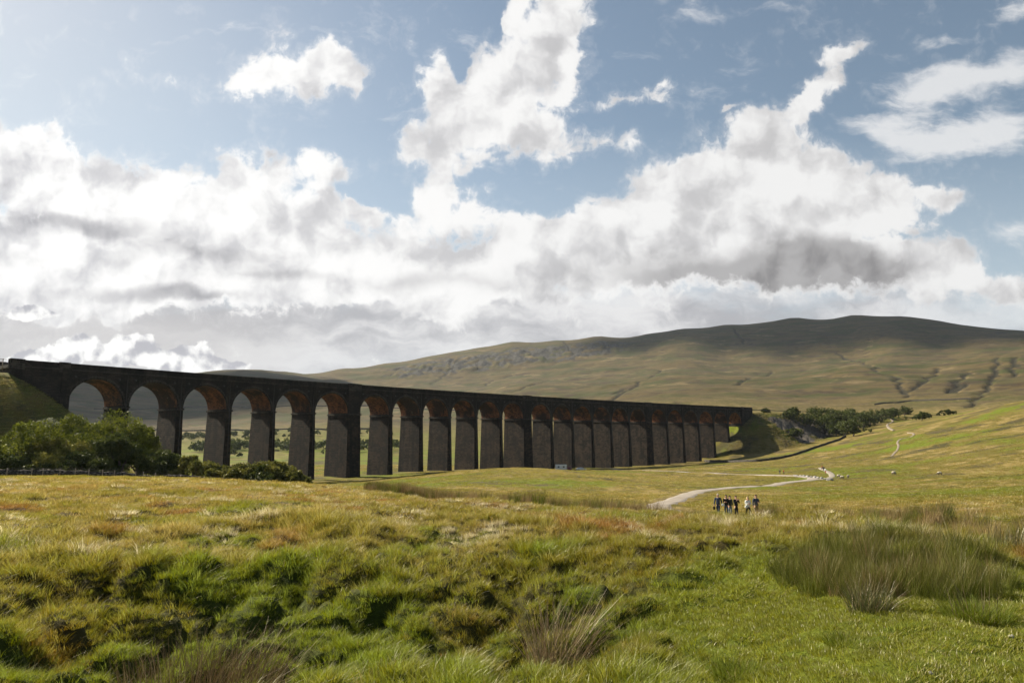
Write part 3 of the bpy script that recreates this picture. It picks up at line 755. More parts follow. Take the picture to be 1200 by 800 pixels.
for r0, r1, dens, ix, s0 in ((18, 34, 34, (4, 5), 0.95), (34, 60, 13, (4, 5), 1.3), (60, 110, 2.8, (6, 6), 1.0), (110, 240, 0.85, (6, 6), 1.2), (240, 400, 0.22, (6, 6), 1.6)):
    x, y = ring_pts(r0, r1, dens); n = len(x); k = track_d(x, y) > 3.0
    s_, t_ = to_line(x, y); k &= ~((t_ > -4) & (t_ < 16))
    x, y = x[k], y[k]; tint, lu, st = tint_at(x, y); n = len(x)
    sc = rng.uniform(0.7, 1.3, n) * s0
    far = np.hypot(x, y) > 110
    sz = np.where(far, 0.75, 1.0) * sc * (0.6 + 0.7 * np.clip(gsamp(n2, x, y) + 0.4, 0, 1))
    put(x, y, rng.choice(ix, n), np.stack([sc, sc, sz], -1), tint)
cat = np.concatenate
for r0, r1, dens, sc0 in ((120, 240, 3.2, 1.0), (380, 560, 0.9, 1.9)):      # rough grass on the railway embankments
    x, y = ring_pts(r0, r1, dens); s_, t_ = to_line(x, y)
    k = (gsamp(attr_em, x, y) > 0.15) & (gsamp(scree, x, y) < 0.4) & ((s_ < -16) | (s_ > S_END + 15) | (t_ < -2)); x, y = x[k], y[k]; n = len(x)
    tint, lu, st = tint_at(x, y); q = np.where((fbm(x / 6, y / 6, 3, 46) > 0.02)[:, None], np.array([0.11, 0.105, 0.012]), np.array([0.19, 0.15, 0.03]))
    put(x, y, np.full(n, 6), rng.uniform(0.6, 1.3, n) * sc0, q * rng.uniform(0.7, 1.3, (n, 1)))
grass = scatter('grass', cat(XS), cat(YS), cat(ZS), cat(IS), cat(SS), cat(TS), M_blade); tag(grass, kind='stuff')
print('tufts', len(cat(XS)))
# the belt of rushes along the brow and the big rush bed on the right
XS, YS, ZS, IS, SS, TS = [], [], [], [], [], []
belt = np.array([W(p, 600, r)[:2] for p, r in ((430, 62), (520, 48), (640, 38), (760, 33.5), (870, 29.5), (960, 26), (1060, 22), (1140, 18.5), (1230, 16.5))])
def rtint(n, k=1.0, dead=0.25):
    d = rng.uniform(0, 1, (n, 1)) < dead
    return np.where(d, np.array([0.24, 0.165, 0.070]), np.array([0.090, 0.105, 0.008])) * rng.uniform(0.75, 1.3, (n, 1)) * k
for i in range(len(belt) - 1):
    a, b = belt[i], belt[i + 1]; L = np.linalg.norm(b - a); n = int(L * 17); u = rng.uniform(0, 1, (n, 1)); p = a + (b - a) * u
    rad = p / np.linalg.norm(p, axis=1)[:, None]; p = p + rad * rng.normal(0, 1.5, (n, 1)) + rng.normal(0, 0.2, (n, 2))
    sc = rng.uniform(0.45, 0.95, n); keep = fbm(p[:, 0] / 2.5, p[:, 1] / 2.5, 2, 33) > -0.22; sc = sc * (1.5 if i < 3 else 1.1 if i < 5 else 0.75)
    p, sc = p[keep], sc[keep]; put(p[:, 0], p[:, 1], np.full(len(p), 8), sc, rtint(len(p), 1.0, 0.6))
bed_c = [(935, 10.4, .5), (958, 9.9, .5), (982, 9.4, .5), (1008, 9.2, .5), (1036, 9.3, .5), (1064, 9.2, .5), (1090, 9.4, .5), (1115, 9.8, .5), (1138, 10.4, .45), (960, 11.4, .55), (1000, 10.8, .6), (1045, 10.9, .6), (1090, 11.0, .6), (1125, 11.8, .5), (1010, 12.6, .7), (1070, 12.8, .7)]
for px, r, rad in bed_c:
    cx, cy, _ = W(px, 600, r); n = int(42 * rad / .6); a = rng.uniform(0, 6.28, n); q = rad * np.sqrt(rng.uniform(0, 1, n))
    x, y = cx + q * np.cos(a), cy + q * np.sin(a)
    put(x, y, np.full(n, 7), rng.uniform(0.36, 0.80, n) * (1.0 - 0.4 * q / rad), rtint(n, 1.0, 0.09))
rushes = scatter('rushes', cat(XS), cat(YS), cat(ZS), cat(IS), cat(SS), cat(TS), M_rush); tag(rushes, kind='stuff')
# single plants one can point at
def plant(name, px, r, parts, label, cat_, mat_cols):
    x, y, _ = W(px, 600, r); z = gz(x, y) - 0.03
    e = empty(name, (x, y, z)); tag(e, label, cat_)
    for nm, (args, kw, mat) in parts.items():
        V, F, at = tuft(*args, **kw); mesh_np(nm, V, F, mat, e, attrs=at)
    return e
M_dead = blade_mat('dead_rush', dark=(0.24, 0.17, 0.095), inst=False, trans=0.2, gloss=0.03)
M_brown = blade_mat('brown_sedge', dark=(0.11, 0.075, 0.032), inst=False, trans=0.2, gloss=0.04)
M_rg = blade_mat('rush_green', dark=(0.075, 0.085, 0.022), inst=False, trans=0.15, tip=(0.15, 0.09, 0.04))
M_lg = blade_mat('lush_blades', dark=(0.125, 0.155, 0.008), inst=False, trans=0.45, gloss=0.01)
plant('rush_clump', 650, 8.6, {'dead_stems': ((330, 0.33, 0.4, 1.05, 0.0075, 0.55), dict(wind=(0.22, 0), curl=0.5, seed=31), M_dead), 'green_stems': ((120, 0.30, 0.3, 0.85, 0.007, 0.3), dict(wind=(0.0, 0.1), seed=32), M_rg)},
      'pale dead rush clump with splayed stems at the bottom centre of the field', 'rush clump', None)
plant('rush_clump', 250, 8.6, {'brown_stems': ((1100, 0.85, 0.35, 0.85, 0.007, 0.4), dict(wind=(0.12, 0), curl=0.6, seed=33), M_brown), 'pale_stems': ((150, 0.85, 0.5, 0.95, 0.006, 0.6), dict(wind=(0.35, 0), curl=0.8, seed=34), M_dead)},
      'wide dark brown rush clump with a few bleached stems at the bottom left', 'rush clump', None)
plant('rush_clump', 1010, 8.2, {'stems': ((420, 0.18, 0.15, 0.40, 0.005, 0.45), dict(wind=(0.0, 0), seed=35), M_rg), 'pale_stems': ((110, 0.2, 0.15, 0.38, 0.004, 0.7), dict(seed=36), M_dead)},
      'small green rush clump standing alone in front of the big rush bed', 'rush clump', None)
plant('thistle_patch', 1133, 8.2, {'leaves': ((1300, 0.27, 0.06, 0.24, 0.006, 0.7), dict(wind=(0, 0), seed=37), M_lg), 'stems': ((40, 0.25, 0.2, 0.40, 0.006, 0.3), dict(wind=(0, 0), seed=38), M_brown)},
      'round bright green weedy tuft at the foot of the rush bed on the right', 'weeds', None)
plant('rush_clump', 1185, 14.5, {'stems': ((300, 0.4, 0.35, 0.72, 0.010, 0.3), dict(seed=39), M_rg)}, 'dark green rush clump by the right edge behind the big rush bed', 'rush clump', None)
plant('grass_tussock', 858, 6.45, {'blades': ((1100, 0.22, 0.05, 0.17, 0.005, 0.7), dict(wind=(0.0, 0), seed=40), M_lg)}, 'dark green rounded grass tussock at the edge of the short turf', 'tussock', None)
plant('grass_tussock', 985, 6.9, {'blades': ((900, 0.2, 0.03, 0.10, 0.005, 0.7), dict(wind=(0.0, 0), seed=41), M_lg)}, 'low dark green tussock in the middle of the short turf', 'tussock', None)
# ------------------------------------------------------------------ trees and bushes
def leaf_mat(name, c1, c2, trans=0.28):
    m, t, out = new_mat(name)
    rnd = t.attr('rnd').outputs['Fac']; P = t('ShaderNodeNewGeometry').outputs['Position']
    c = t.mix(t.map(t.math('ADD', t.math('MULTIPLY', rnd, 0.6), t.math('MULTIPLY', t.noise(P, 0.35, 3, 0.5), 0.8)), 0.35, 1.0), c1, c2)
    d = t('ShaderNodeBsdfDiffuse', {'Color': c}); tr = t('ShaderNodeBsdfTranslucent', {'Color': c}); gl = t('ShaderNodeBsdfGlossy', {'Color': (1, 1, 0.95, 1), 'Roughness': 0.45})
    a = t('ShaderNodeMixShader', {0: trans, 1: d.outputs[0], 2: tr.outputs[0]}); b = t('ShaderNodeMixShader', {0: 0.015, 1: a.outputs[0], 2: gl.outputs[0]})
    t.l.new(b.outputs[0], out.inputs[0]); return m
M_leafA = leaf_mat('alder_leaves', (0.045, 0.062, 0.008), (0.19, 0.205, 0.020))
M_leafB = leaf_mat('dark_leaves', (0.028, 0.042, 0.008), (0.085, 0.10, 0.018))
M_leafC = leaf_mat('silver_leaves', (0.12, 0.13, 0.08), (0.30, 0.31, 0.22))
M_leafD = leaf_mat('olive_leaves', (0.065, 0.075, 0.014), (0.20, 0.185, 0.035))
M_bark = simple('bark', (0.09, 0.07, 0.055), 0.95, 0.4, 5)
def crown_mesh(lobes, nleaf, size, seed):
    g_ = np.random.default_rng(seed); L = np.array(lobes); wts = (L[:, 3] ** 2); wts = wts / wts.sum()
    # sub clumps on each lobe's shell, leaves round each clump
    nc = max(30, nleaf // 42); k = g_.choice(len(L), nc, p=wts); d = g_.normal(0, 1, (nc, 3)); d /= np.linalg.norm(d, axis=1)[:, None]; d[:, 2] = np.where(d[:, 2] < -0.45, -d[:, 2], d[:, 2])
    cc_ = L[k, :3] + d * L[k, 3:4] * g_.uniform(0.55, 1.02, (nc, 1)) * np.array([1, 1, 0.85]); cr_ = L[k, 3] * g_.uniform(0.16, 0.34, nc)
    j = g_.integers(0, nc, nleaf); o = g_.normal(0, 1, (nleaf, 3)); o /= np.linalg.norm(o, axis=1)[:, None]; o *= g_.uniform(0.3, 1.0, (nleaf, 1)) ** 0.5
    p = cc_[j] + o * cr_[j][:, None]
    a = g_.normal(0, 1, (nleaf, 3)); a /= np.linalg.norm(a, axis=1)[:, None]; b = np.cross(a, g_.normal(0, 1, (nleaf, 3))); b /= np.linalg.norm(b, axis=1)[:, None]
    s = size * g_.uniform(0.6, 1.3, (nleaf, 1)); V = np.stack([p - a * s, p - b * s * 0.55, p + a * s, p + b * s * 0.55], 1).reshape(-1, 3)
    F = np.arange(nleaf * 4).reshape(-1, 4); crnd = g_.uniform(0, 1, nc); rnd = np.repeat(np.clip(0.6 * crnd[j] + 0.4 * g_.uniform(0, 1, nleaf), 0, 1), 4)
    return V, F, {'rnd': rnd}
def tree(x, y, H, Wd, mat, label, group, cat_='tree', name='tree', nleaf=6000, leaf=0.22, bush=False, seed=0, dome=False):
    g_ = random.Random(seed); z = gz(x, y); e = empty(name, (x, y, z - 0.1)); tag(e, label, cat_, group)
    n = max(5, int(7 * Wd / (H * 0.9))) if not bush else max(5, int(5 * Wd / H)); lobes = []
    for i in range(n):
        a = 2 * math.pi * i / n + g_.uniform(-.4, .4); q = Wd * (0.32 if not bush else 0.5) * g_.uniform(0.5, 1.1)
        r_ = Wd * (0.24 if not bush else 0.27) * g_.uniform(0.75, 1.2); r_ = min(r_, H * 0.33)
        zz = H * (g_.uniform(0.30, 0.68) if not bush else g_.uniform(0.22, 0.55)); lobes.append((math.cos(a) * q, math.sin(a) * q, min(zz, H - r_), r_))
    lobes.append((g_.uniform(-.1, .1) * Wd, 0, H * (0.74 if not bush else 0.6), min(Wd * 0.24, H * 0.27))); lobes.append((g_.uniform(-.15, .15) * Wd, 0.1 * Wd, H * 0.5, min(Wd * 0.3, H * 0.33)))
    if dome: lobes = [(g_.uniform(-.28,.28)*Wd, g_.uniform(-.28,.28)*Wd, H*g_.uniform(.42,.62), min(Wd*.30,H*.36)) for _ in range(5)] + [(g_.uniform(-.36,.36)*Wd, g_.uniform(-.36,.36)*Wd, H*.24, H*.26) for _ in range(6)] + [(0, 0, H*.60, min(Wd*.36, H*.42)), (0, 0, H*.36, min(Wd*.42, H*.38))]
    V, F, at = crown_mesh(lobes, nleaf, leaf, seed + 100); V[:, 2] = np.maximum(V[:, 2], 0.15)
    mesh_np('crown', V, F, mat, e, attrs=at)
    mb = MB(); th = H * 0.022 + 0.05
    mb.tube([(0, 0, -0.6), (0.03 * H, 0, H * 0.2), (0, 0.02 * H, H * 0.42), (0.02 * H, 0, H * 0.7)], [th * 1.5, th * 1.1, th * 0.7, th * 0.25], 7)
    mb.build('trunk', M_bark, e, True)
    for l in lobes[:5]:
        mb = MB(); mb.tube([(0.01 * H, 0, H * 0.16), (l[0] * .5, l[1] * .5, H * 0.16 + (l[2] - H * 0.16) * 0.6), (l[0] * .95, l[1] * .95, l[2] + l[3] * .3)], [th * 0.7, th * 0.4, th * 0.12], 5); mb.build('limb', M_bark, e, True)
    return e
TL = 'trees below the left end of the viaduct'
LT = [ # px centre, top y, half width px, distance, material, bush, label
 (-14,512,26,150,M_leafD,1,'pale olive bush cut by the left edge of the picture'),
 (28,494,34,150,M_leafA,0,'broad round tree at the far left of the wood below the viaduct'),
 (58,486,24,163,M_leafC,0,'silvery grey leaved willow top in the wood below the viaduct'),
 (62,505,26,146,M_leafD,1,'light olive bushy tree in front of the silvery willow'),
 (92,484,28,160,M_leafA,0,'tall green tree just right of the silvery willow'),
 (132,482,36,156,M_leafA,0,'tallest tree of the left wood, below the first arch'),
 (112,508,24,150,M_leafB,1,'dark bushy tree in the middle of the left wood'),
 (142,503,21,145,M_leafB,0,'dark rounded tree standing forward of the tallest tree'),
 (166,491,20,158,M_leafA,0,'slender leaning tree at the right side of the left wood'),
 (190,520,20,148,M_leafB,1,'dark round bush at the right end of the left wood'),
 (227,524,16,144,M_leafD,1,'yellow green round bush standing alone right of the wood'),
 (249,535,13,165,M_leafB,1,'small dark bush behind the yellow green bush'),
 (262,542,15,135,M_leafD,1,'low grey green bush at the left of the hedge row'),
 (284,537,18,138,M_leafD,1,'middle bush of the olive hedge row by the stone wall'),
 (306,539,16,134,M_leafB,1,'dark green bush in the olive hedge row'),
 (326,535,19,138,M_leafD,1,'brownish open topped bush near the right end of the hedge row'),
 (347,546,10,133,M_leafD,1,'smallest bush ending the hedge row beside the wall end'),
 (16,526,20,143,M_leafB,1,'dark low bush at the foot of the left wood by the wall'),
 (86,524,24,143,M_leafB,1,'low dark undergrowth bush behind the wall near the left'),
]
for k, (px, top, hw, r, mt, bush, lab) in enumerate(LT):
    x, y, zt = W(px, top, r); z = gz(x, y); H = max(1.5, zt - z); H *= 1.05; wd_ = 2.3 * hw * r / 800
    tree(x, y, H, wd_, mt, lab, TL, 'bush' if bush else 'tree', 'bush' if bush else 'tree', 17000 if hw > 18 else 10000, 0.2, bool(bush), k + 1)
RT = [ # px, top, base y, half width
 (897,478,481.5,5,'small bush on top of the embankment just past the viaduct'),(926,480,493,8,'round bush on the embankment shoulder left of the wood'),(930,476,482,5,'small dome of a tree poking above the embankment top'),
 (932,501,513,7,'lone bush low on the scree slope of the embankment'),(945,484,500,10,'leftmost tree of the embankment wood'),(957,476,497,10,'tall tree near the left of the embankment wood'),
 (966,484,508,13,'large dark tree low in the front of the embankment wood'),(975,477,496,10,'round topped tree behind the large dark front tree'),(986,480,503,13,'broad dark tree in the centre of the embankment wood'),
 (980,495,511,7,'small pale round bush in front of the embankment wood'),(997,478,496,10,'tree behind the centre of the embankment wood'),(1000,491,511,13,'wide bush at the front right of the embankment wood'),
 (1012,483,504,9,'tree on the right flank of the embankment wood'),(1020,479,498,10,'dark tree where the embankment wood narrows'),(1033,478,494,9,'tree in the thin right tail of the embankment wood'),
 (1047,477,491,9,'second last tree of the right tail of the wood'),(1060,476,488,10,'rounded tree ending the right tail of the wood'),(1080,482,487.5,12,'flat topped bush right of the embankment wood'),(1112,479.5,485,9,'isolated low bush farthest right on the moor'),
 (990,493,509,9,'small dark bush between the pale bush and the wide front bush')]
for k, (px, top, base, hw, lab) in enumerate(RT):
    a, e = ray(px, base); x, y, z = ground_px(px, base, 250)
    r = math.hypot(x, y)
    if r > 700: r = 520; x, y = r * math.sin(a), r * math.cos(a)
    zt = r * ray(px, top)[1]; z = gz(x, y); H = max(2.0, zt - z) * 1.06
    small = hw < 8
    tree(x, y, H, 2 * hw * r / 800 * 1.35, M_leafB, lab, 'trees and bushes on the railway embankment', 'bush' if small else 'tree', 'bush' if small else 'tree', 6500, 0.32, True, k + 60, dome=True)
# woodland and hedge trees on the far valley floor seen through the arches
g_ = np.random.default_rng(5); Vs, Fs, Rn = [], [], []; off = 0
for (px0, px1, r0, r1, n, hh) in ((80, 130, 800, 900, 14, 8), (230, 330, 640, 720, 60, 9), (330, 470, 600, 700, 60, 9), (200, 460, 850, 950, 70, 7), (120, 460, 520, 560, 14, 6)):
    for _ in range(n):
        px = g_.uniform(px0, px1); r = g_.uniform(r0, r1); x, y, _z = W(px, 500, r); z = gz(x, y); h = hh * g_.uniform(0.6, 1.3)
        V, F, at = crown_mesh([(x, y, z + h * .55, h * .42), (x + h * .3, y, z + h * .4, h * .3), (x - h * .3, y, z + h * .38, h * .32)], 340, 0.75, int(g_.integers(1e6)))
        Vs.append(V); Fs.append(F + off); Rn.append(at['rnd']); off += len(V)
wood = mesh_np('far_woodland', np.concatenate(Vs), np.concatenate(Fs), M_leafB, attrs={'rnd': np.concatenate(Rn)}); tag(wood, kind='stuff')
# ------------------------------------------------------------------ dry stone walls, fence, boulders
def wall_mat():
    m, t, out = new_mat('drystone')
    P = t('ShaderNodeNewGeometry').outputs['Position']
    v = t('ShaderNodeTexVoronoi', {'Vector': t('ShaderNodeVectorMath', {0: P, 1: (1, 1, 2.2)}, operation='MULTIPLY').outputs[0], 'Scale': 2.6}, feature='F1')
    r_ = t('ShaderNodeSeparateColor', {0: v.outputs['Color']}).outputs[0]
    c = t.mix(t.map(r_, 0, 1), (0.05, 0.045, 0.038), (0.20, 0.18, 0.155))
    c = t.mix(t.map(v.outputs['Distance'], 0.25, 0.6), c, (0.03, 0.027, 0.024))
    bp = t('ShaderNodeBump', {'Height': v.outputs['Distance'], 'Strength': 1.0, 'Distance': -0.12}).outputs[0]
    finish(t, out, c, 0.95, bp, 0.1); return m
M_wall = wall_mat()
def wall(pts, h, wbase, label, group='dry stone walls', step=0.6):
    L = catmull(pts, step); d = np.gradient(L, axis=0); d /= np.linalg.norm(d, axis=1)[:, None] + 1e-9; nr_ = np.stack([-d[:, 1], d[:, 0]], -1)
    zg = grid_z(L[:, 0], L[:, 1]); n = len(L); hn = h * (1 + 0.16 * perlin(np.arange(n) * step / 0.7, np.zeros(n), 77) + 0.12 * perlin(np.arange(n) * step / 6, np.zeros(n), 78))
    prof = [(-.5, -0.5), (-.5, 0.0), (-.40, .5), (-.32, .95), (0, 1.04), (.32, .95), (.40, .5), (.5, 0.0), (.5, -0.5)]; V = []
    for a, b in prof:
        jit = 0.06 * rng.normal(0, 1, n)
        q = L + nr_ * (a * wbase + jit)[:, None]; V.append(np.column_stack([q, zg + b * hn + (0.05 * rng.normal(0, 1, n) if b > .4 else 0)]))
    V = np.concatenate(V); m = len(prof); i = (np.arange(m - 1)[:, None] * n + np.arange(n - 1)[None]).ravel()
    F = np.stack([i, i + 1, i + n + 1, i + n], -1)
    o = mesh_np('drystone_wall', V, F, M_wall); tag(o, label, 'wall', group); return o
wall([W(-40, 550, 117)[:2], W(60, 550, 118)[:2], W(150, 552, 119)[:2], W(230, 555, 122)[:2], W(300, 556, 124)[:2], W(352, 558, 126)[:2]], 1.05, 0.7, 'low dry stone wall running in front of the wood at the left edge of the field')
wall([W(352, 558, 126.5)[:2], W(357, 556, 140)[:2], W(352, 553, 160)[:2]], 1.2, 0.7, 'short broken wall end turning back beside the hedge row')
G3 = lambda px, py: ground_px(px, py, 120)[:2]
wall([G3(991, 511.5), G3(983, 516), G3(972, 519.5), G3(955, 525), G3(938, 531), G3(920, 536), G3(900, 539.5), G3(880, 541), G3(850, 541.5), G3(826, 541)], 1.15, 0.7, 'grey stone wall climbing from the last piers up past the scree slope')
wall([G3(1025, 474.5), G3(1060, 471), G3(1100, 469), G3(1138, 468.5)], 1.8, 1.2, 'thin far wall crossing the green enclosure on the fell', step=3)
wall([hit(560 - k * 30, 478 + 2 * math.sin(k), 900) for k in range(16)], 2.0, 1.4, 'long far field wall seen through the arches', step=4)
wall([hit(450 - k * 40, 505, 700) for k in range(9)], 1.8, 1.4, 'nearer valley field wall seen through the arches', step=4)
fence = empty('wire_fence', W(150, 555, 114)); FI = Matrix.Translation(-fence.location); tag(fence, 'line of thin pale fence posts with wire in front of the left stone wall', 'fence')
fx = []
for px in (8, 37, 50, 70, 88, 104, 120, 134, 159, 168, 182, 198, 212, 240, 262, 285, 297, 309, 320):
    x, y, _ = W(px, 555, 112 + 6 * (px / 320)); z = gz(x, y); fx.append((x, y, z)); mb = MB(); mb.box((x, y, z + 0.45), (0.10, 0.10, 1.4), 0.3); o = mb.build('post', M_wood, fence); o.matrix_parent_inverse = FI
mb = MB()
for h in (0.5, 0.85, 1.12): mb.tube([(x, y - 0.08, z + h) for x, y, z in fx], 0.012, 4)
o = mb.build('wire', M_iron, fence); o.matrix_parent_inverse = FI; tag(o, kind='stuff')
M_rock = simple('pale_limestone', (0.30, 0.285, 0.26), 0.9, 0.45, 1.6)
def rock(x, y, s, seed, label, group, flat=0.7, name='boulder'):
    bm = bmesh.new(); bmesh.ops.create_icosphere(bm, subdivisions=3, radius=0.5)
    g_ = random.Random(seed)
    pl = [(Vector((g_.uniform(-1, 1), g_.uniform(-1, 1), g_.uniform(-.2, 1))).normalized(), g_.uniform(0.28, 0.42)) for _ in range(9)]
    for v in bm.verts:
        for n_, d_ in pl:
            k = v.co.dot(n_) - d_
            if k > 0: v.co -= n_ * k * 0.85
    me = bpy.data.meshes.new(name); bm.to_mesh(me); bm.free(); me.materials.append(M_rock)
    o = bpy.data.objects.new(name, me); link(o); o.location = (x, y, gz(x, y) + 0.2 * s * flat); o.scale = (s * 1.2, s, s * flat); o.rotation_euler = (0, 0, g_.uniform(0, 3)); tag(o, label, 'boulder', group); return o
for k, (px, py, s) in enumerate(((931, 557.2, .8), (934, 557.6, .9), (938, 558, .9), (942, 558.2, 1.1), (946, 558.7, 1.0), (951, 559.2, .9), (955, 559.8, 1.2), (959, 560.1, .9), (963, 560.6, 1.0), (967, 561.6, .9))):
    x, y, _ = ground_px(px, py, 100); rock(x, y, s, k, 'grey boulder in the row lining the outer bend of the track', 'boulders lining the bend of the track')
x, y, _ = ground_px(972.5, 563, 100); rock(x, y, 1.5, 30, 'pale big boulder where the track meets the footpath', 'loose boulders')
x, y, _ = ground_px(357, 562.5, 100); rock(x, y, 1.6, 31, 'white boulder beside the end of the hedge row wall', 'loose boulders')
x, y, _ = ground_px(700, 545, 200); rock(x + 5, y + 20, 1.6, 32, 'pale stone on the grass close to the viaduct piers', 'loose boulders')
x, y, _ = ground_px(878, 609, 20)
for k, (px, r, s) in enumerate(((1083, 6.15, .045), (1131, 6.1, .06), (1180, 7.6, .05))):
    x, y, _ = W(px, 700, r); rock(x, y, s, 50 + k, ['tiny pale stone in the short turf near the bottom right', 'small white stone in the turf right of the tiny one', 'small grey stone in the turf at the right edge'][k], 'small stones in the turf', name='stone')
# ------------------------------------------------------------------ people, sheep, vehicles
DG = None
def skin(name, verts, edges, mats, root=0, sub=2, parent=None):
    me = bpy.data.meshes.new(name); me.from_pydata([v[:3] for v in verts], edges, [])
    o = bpy.data.objects.new(name, me); COL.objects.link(o)
    md = o.modifiers.new('s', 'SKIN'); md.branch_smoothing = 0.3
    for i, v in enumerate(verts):
        r_ = v[3]; me.skin_vertices[0].data[i].radius = (r_, v[4] if len(v) > 4 else r_); me.skin_vertices[0].data[i].use_root = (i == root)
    sb = o.modifiers.new('b', 'SUBSURF'); sb.levels = sub; sb.render_levels = sub
    bpy.context.view_layer.update(); dg = bpy.context.evaluated_depsgraph_get()
    m2 = bpy.data.meshes.new_from_object(o.evaluated_get(dg)); bpy.data.objects.remove(o); bpy.data.meshes.remove(me)
    m2.name = name; m2.materials.clear(); m2.materials.append(mats)
    m2.polygons.foreach_set('use_smooth', np.ones(len(m2.polygons), dtype=bool))
    q = bpy.data.objects.new(name, m2); return link(q, parent)
M_skin = simple('skin', (0.55, 0.33, 0.24), 0.6, 0.1, 8)
def cloth(name, c): return simple(name, c, 0.9, 0.2, 10, 0.1)
M_eye = simple('eye', (0.03, 0.02, 0.02), 0.3)
def person(loc, face, H, jacket, trousers, hair, label, pose='stand', bag=None, group=None, hands='down', female=False, trim=None):
    e = empty('person', loc, face); tag(e, label, 'person', group)
    k = H / 1.75; st = {'stand': 0.0, 'walk': 0.28}[pose]
    sh = 0.18 if female else 0.205
    def S(*v): return tuple(a * k for a in v)
    # x sideways, -y forwards, z up
    V = [S(0, 0, .95, .145, .115), S(0, 0, 1.12, .125, .10), S(0, 0.01, 1.30, .16, .115), S(0, 0.01, 1.43, .10, .08), S(0, 0, 1.50, .055), S(0, -0.015, 1.57, .072, .085), S(0, -0.01, 1.645, .082, .097), S(0, 0, 1.715, .06, .07), S(0, -.112, 1.60, .014)]
    E_ = [(0, 1), (1, 2), (2, 3), (3, 4), (4, 5), (5, 6), (6, 7), (5, 8)]
    for sx in (-1, 1):
        V.append(S(sx * .088, -.005, 1.61, .018)); E_.append((6, len(V) - 1))
    legs, arms = [], []
    for sx in (-1, 1):
        f = st * sx; b = len(V)
        V += [S(sx * .09, 0, .86, .092), S(sx * .10, -f * .5 - .01, .50, .062), S(sx * .10, -f * .75 + (.1 if f < 0 else 0), .10 + (.06 if f < 0 else 0), .042), S(sx * .105, -f * .75 - .13 + (.1 if f < 0 else 0), .035 + (.03 if f < 0 else 0), .04)]
        E_ += [(0, b), (b, b + 1), (b + 1, b + 2), (b + 2, b + 3)]; legs.append(b)
        b = len(V); fa = -st * sx * 0.7
        V.append(S(sx * sh, .01, 1.40, .062))
        if hands == 'down' or (hands == 'one' and sx < 0):
            V += [S(sx * (sh + .06), -fa * .25 + .02, 1.12, .045), S(sx * (sh + .07), -fa * .8 - .04, .88, .028)]; dn = (0, -fa * .2, -1)
        elif hands == 'face':
            V += [S(sx * (sh + .07), -.10, 1.14, .045), S(sx * .09, -.24, 1.38, .028)]; dn = (-sx * .3, -.2, 1)
        else:
            V += [S(sx * (sh + .06), -.02, 1.13, .045), S(sx * .08, -.25, 1.16, .028)]; dn = (-sx * .8, -.5, .2)
        w_ = V[-1]; d = Vector(dn).normalized(); V.append((w_[0] + d.x * .06 * k, w_[1] + d.y * .06 * k, w_[2] + d.z * .06 * k, .03 * k, .018 * k))
        E_ += [(3, b), (b, b + 1), (b + 1, b + 2), (b + 2, b + 3)]; arms.append(b); hb = b + 3
        sd_ = d.cross(Vector((0, 1, 0.1))).normalized()
        for fi, (o_, ln) in enumerate(((-.03, .060), (-.011, .075), (.009, .072), (.028, .055))):
            p = Vector(V[hb][:3]); q = p + (sd_ * o_ * 1.1 + d * ln) * k; q2 = q + (d * .02 + Vector((0, -.02, 0))) * k
            V += [(*q, .009 * k), (*q2, .008 * k)]; E_ += [(hb, len(V) - 2), (len(V) - 2, len(V) - 1)]
        p = Vector(w_[:3]); q = p + (sd_ * -.045 + d * .035) * k; q2 = q + (d * .03 - sd_ * .01) * k
        V += [(*q, .010 * k), (*q2, .009 * k)]; E_ += [(b + 2, len(V) - 2), (len(V) - 2, len(V) - 1)]
    skin('body', V, E_, M_skin, 0, 2, e)
    # garments follow the same joints, a little fuller
    JV = [S(0, 0, .84, .175, .14), S(0, 0, .98, .175, .14), S(0, 0, 1.13, .16, .13), S(0, .01, 1.30, .195, .145), S(0, .01, 1.43, .12, .10), S(0, .005, 1.475, .075, .075)]
    JE = [(0, 1), (1, 2), (2, 3), (3, 4), (4, 5)]
    for b in arms:
        n0 = len(JV); JV += [V[b][:3] + (.078 * k,), V[b + 1][:3] + (.062 * k,), tuple(Vector(V[b + 1][:3]).lerp(Vector(V[b + 2][:3]), .9)) + (.044 * k,)]; JE += [(4, n0), (n0, n0 + 1), (n0 + 1, n0 + 2)]
    skin('jacket', JV, JE, jacket, 0, 2, e)
    TV = [S(0, 0, .95, .155, .125), S(0, 0, .88, .15, .12)]; TE = [(0, 1)]
    for b in legs:
        n0 = len(TV); TV += [V[b][:3] + (.105 * k,), V[b + 1][:3] + (.078 * k,), tuple(Vector(V[b + 1][:3]).lerp(Vector(V[b + 2][:3]), .92)) + (.058 * k,)]; TE += [(1, n0), (n0, n0 + 1), (n0 + 1, n0 + 2)]
    skin('trousers', TV, TE, trousers, 0, 2, e)
    for b in legs:
        p, q = V[b + 2], V[b + 3]; skin('shoe', [p[:3] + (.055 * k,), (p[0], p[1], p[2] - .05 * k, .05 * k), (q[0], q[1] - .02, q[2] + .005, .045 * k, .04 * k)], [(0, 1), (1, 2)], M_eye, 0, 2, e)
    if hair is not None:
        hv = [S(0, .035, 1.70, .082, .085), S(0, .055, 1.62, .078, .06)]; he = [(0, 1)]
        if female: hv += [S(0, .075, 1.50, .075, .05), S(0, .07, 1.42, .05, .03)]; he += [(1, 2), (2, 3)]
        else: hv += [S(0, .065, 1.565, .05, .03)]; he += [(1, 2)]
        hv += [S(0, -.045, 1.735, .06, .04)]; he += [(0, len(hv) - 1)]
        skin('hair', hv, he, hair, 0, 2, e)
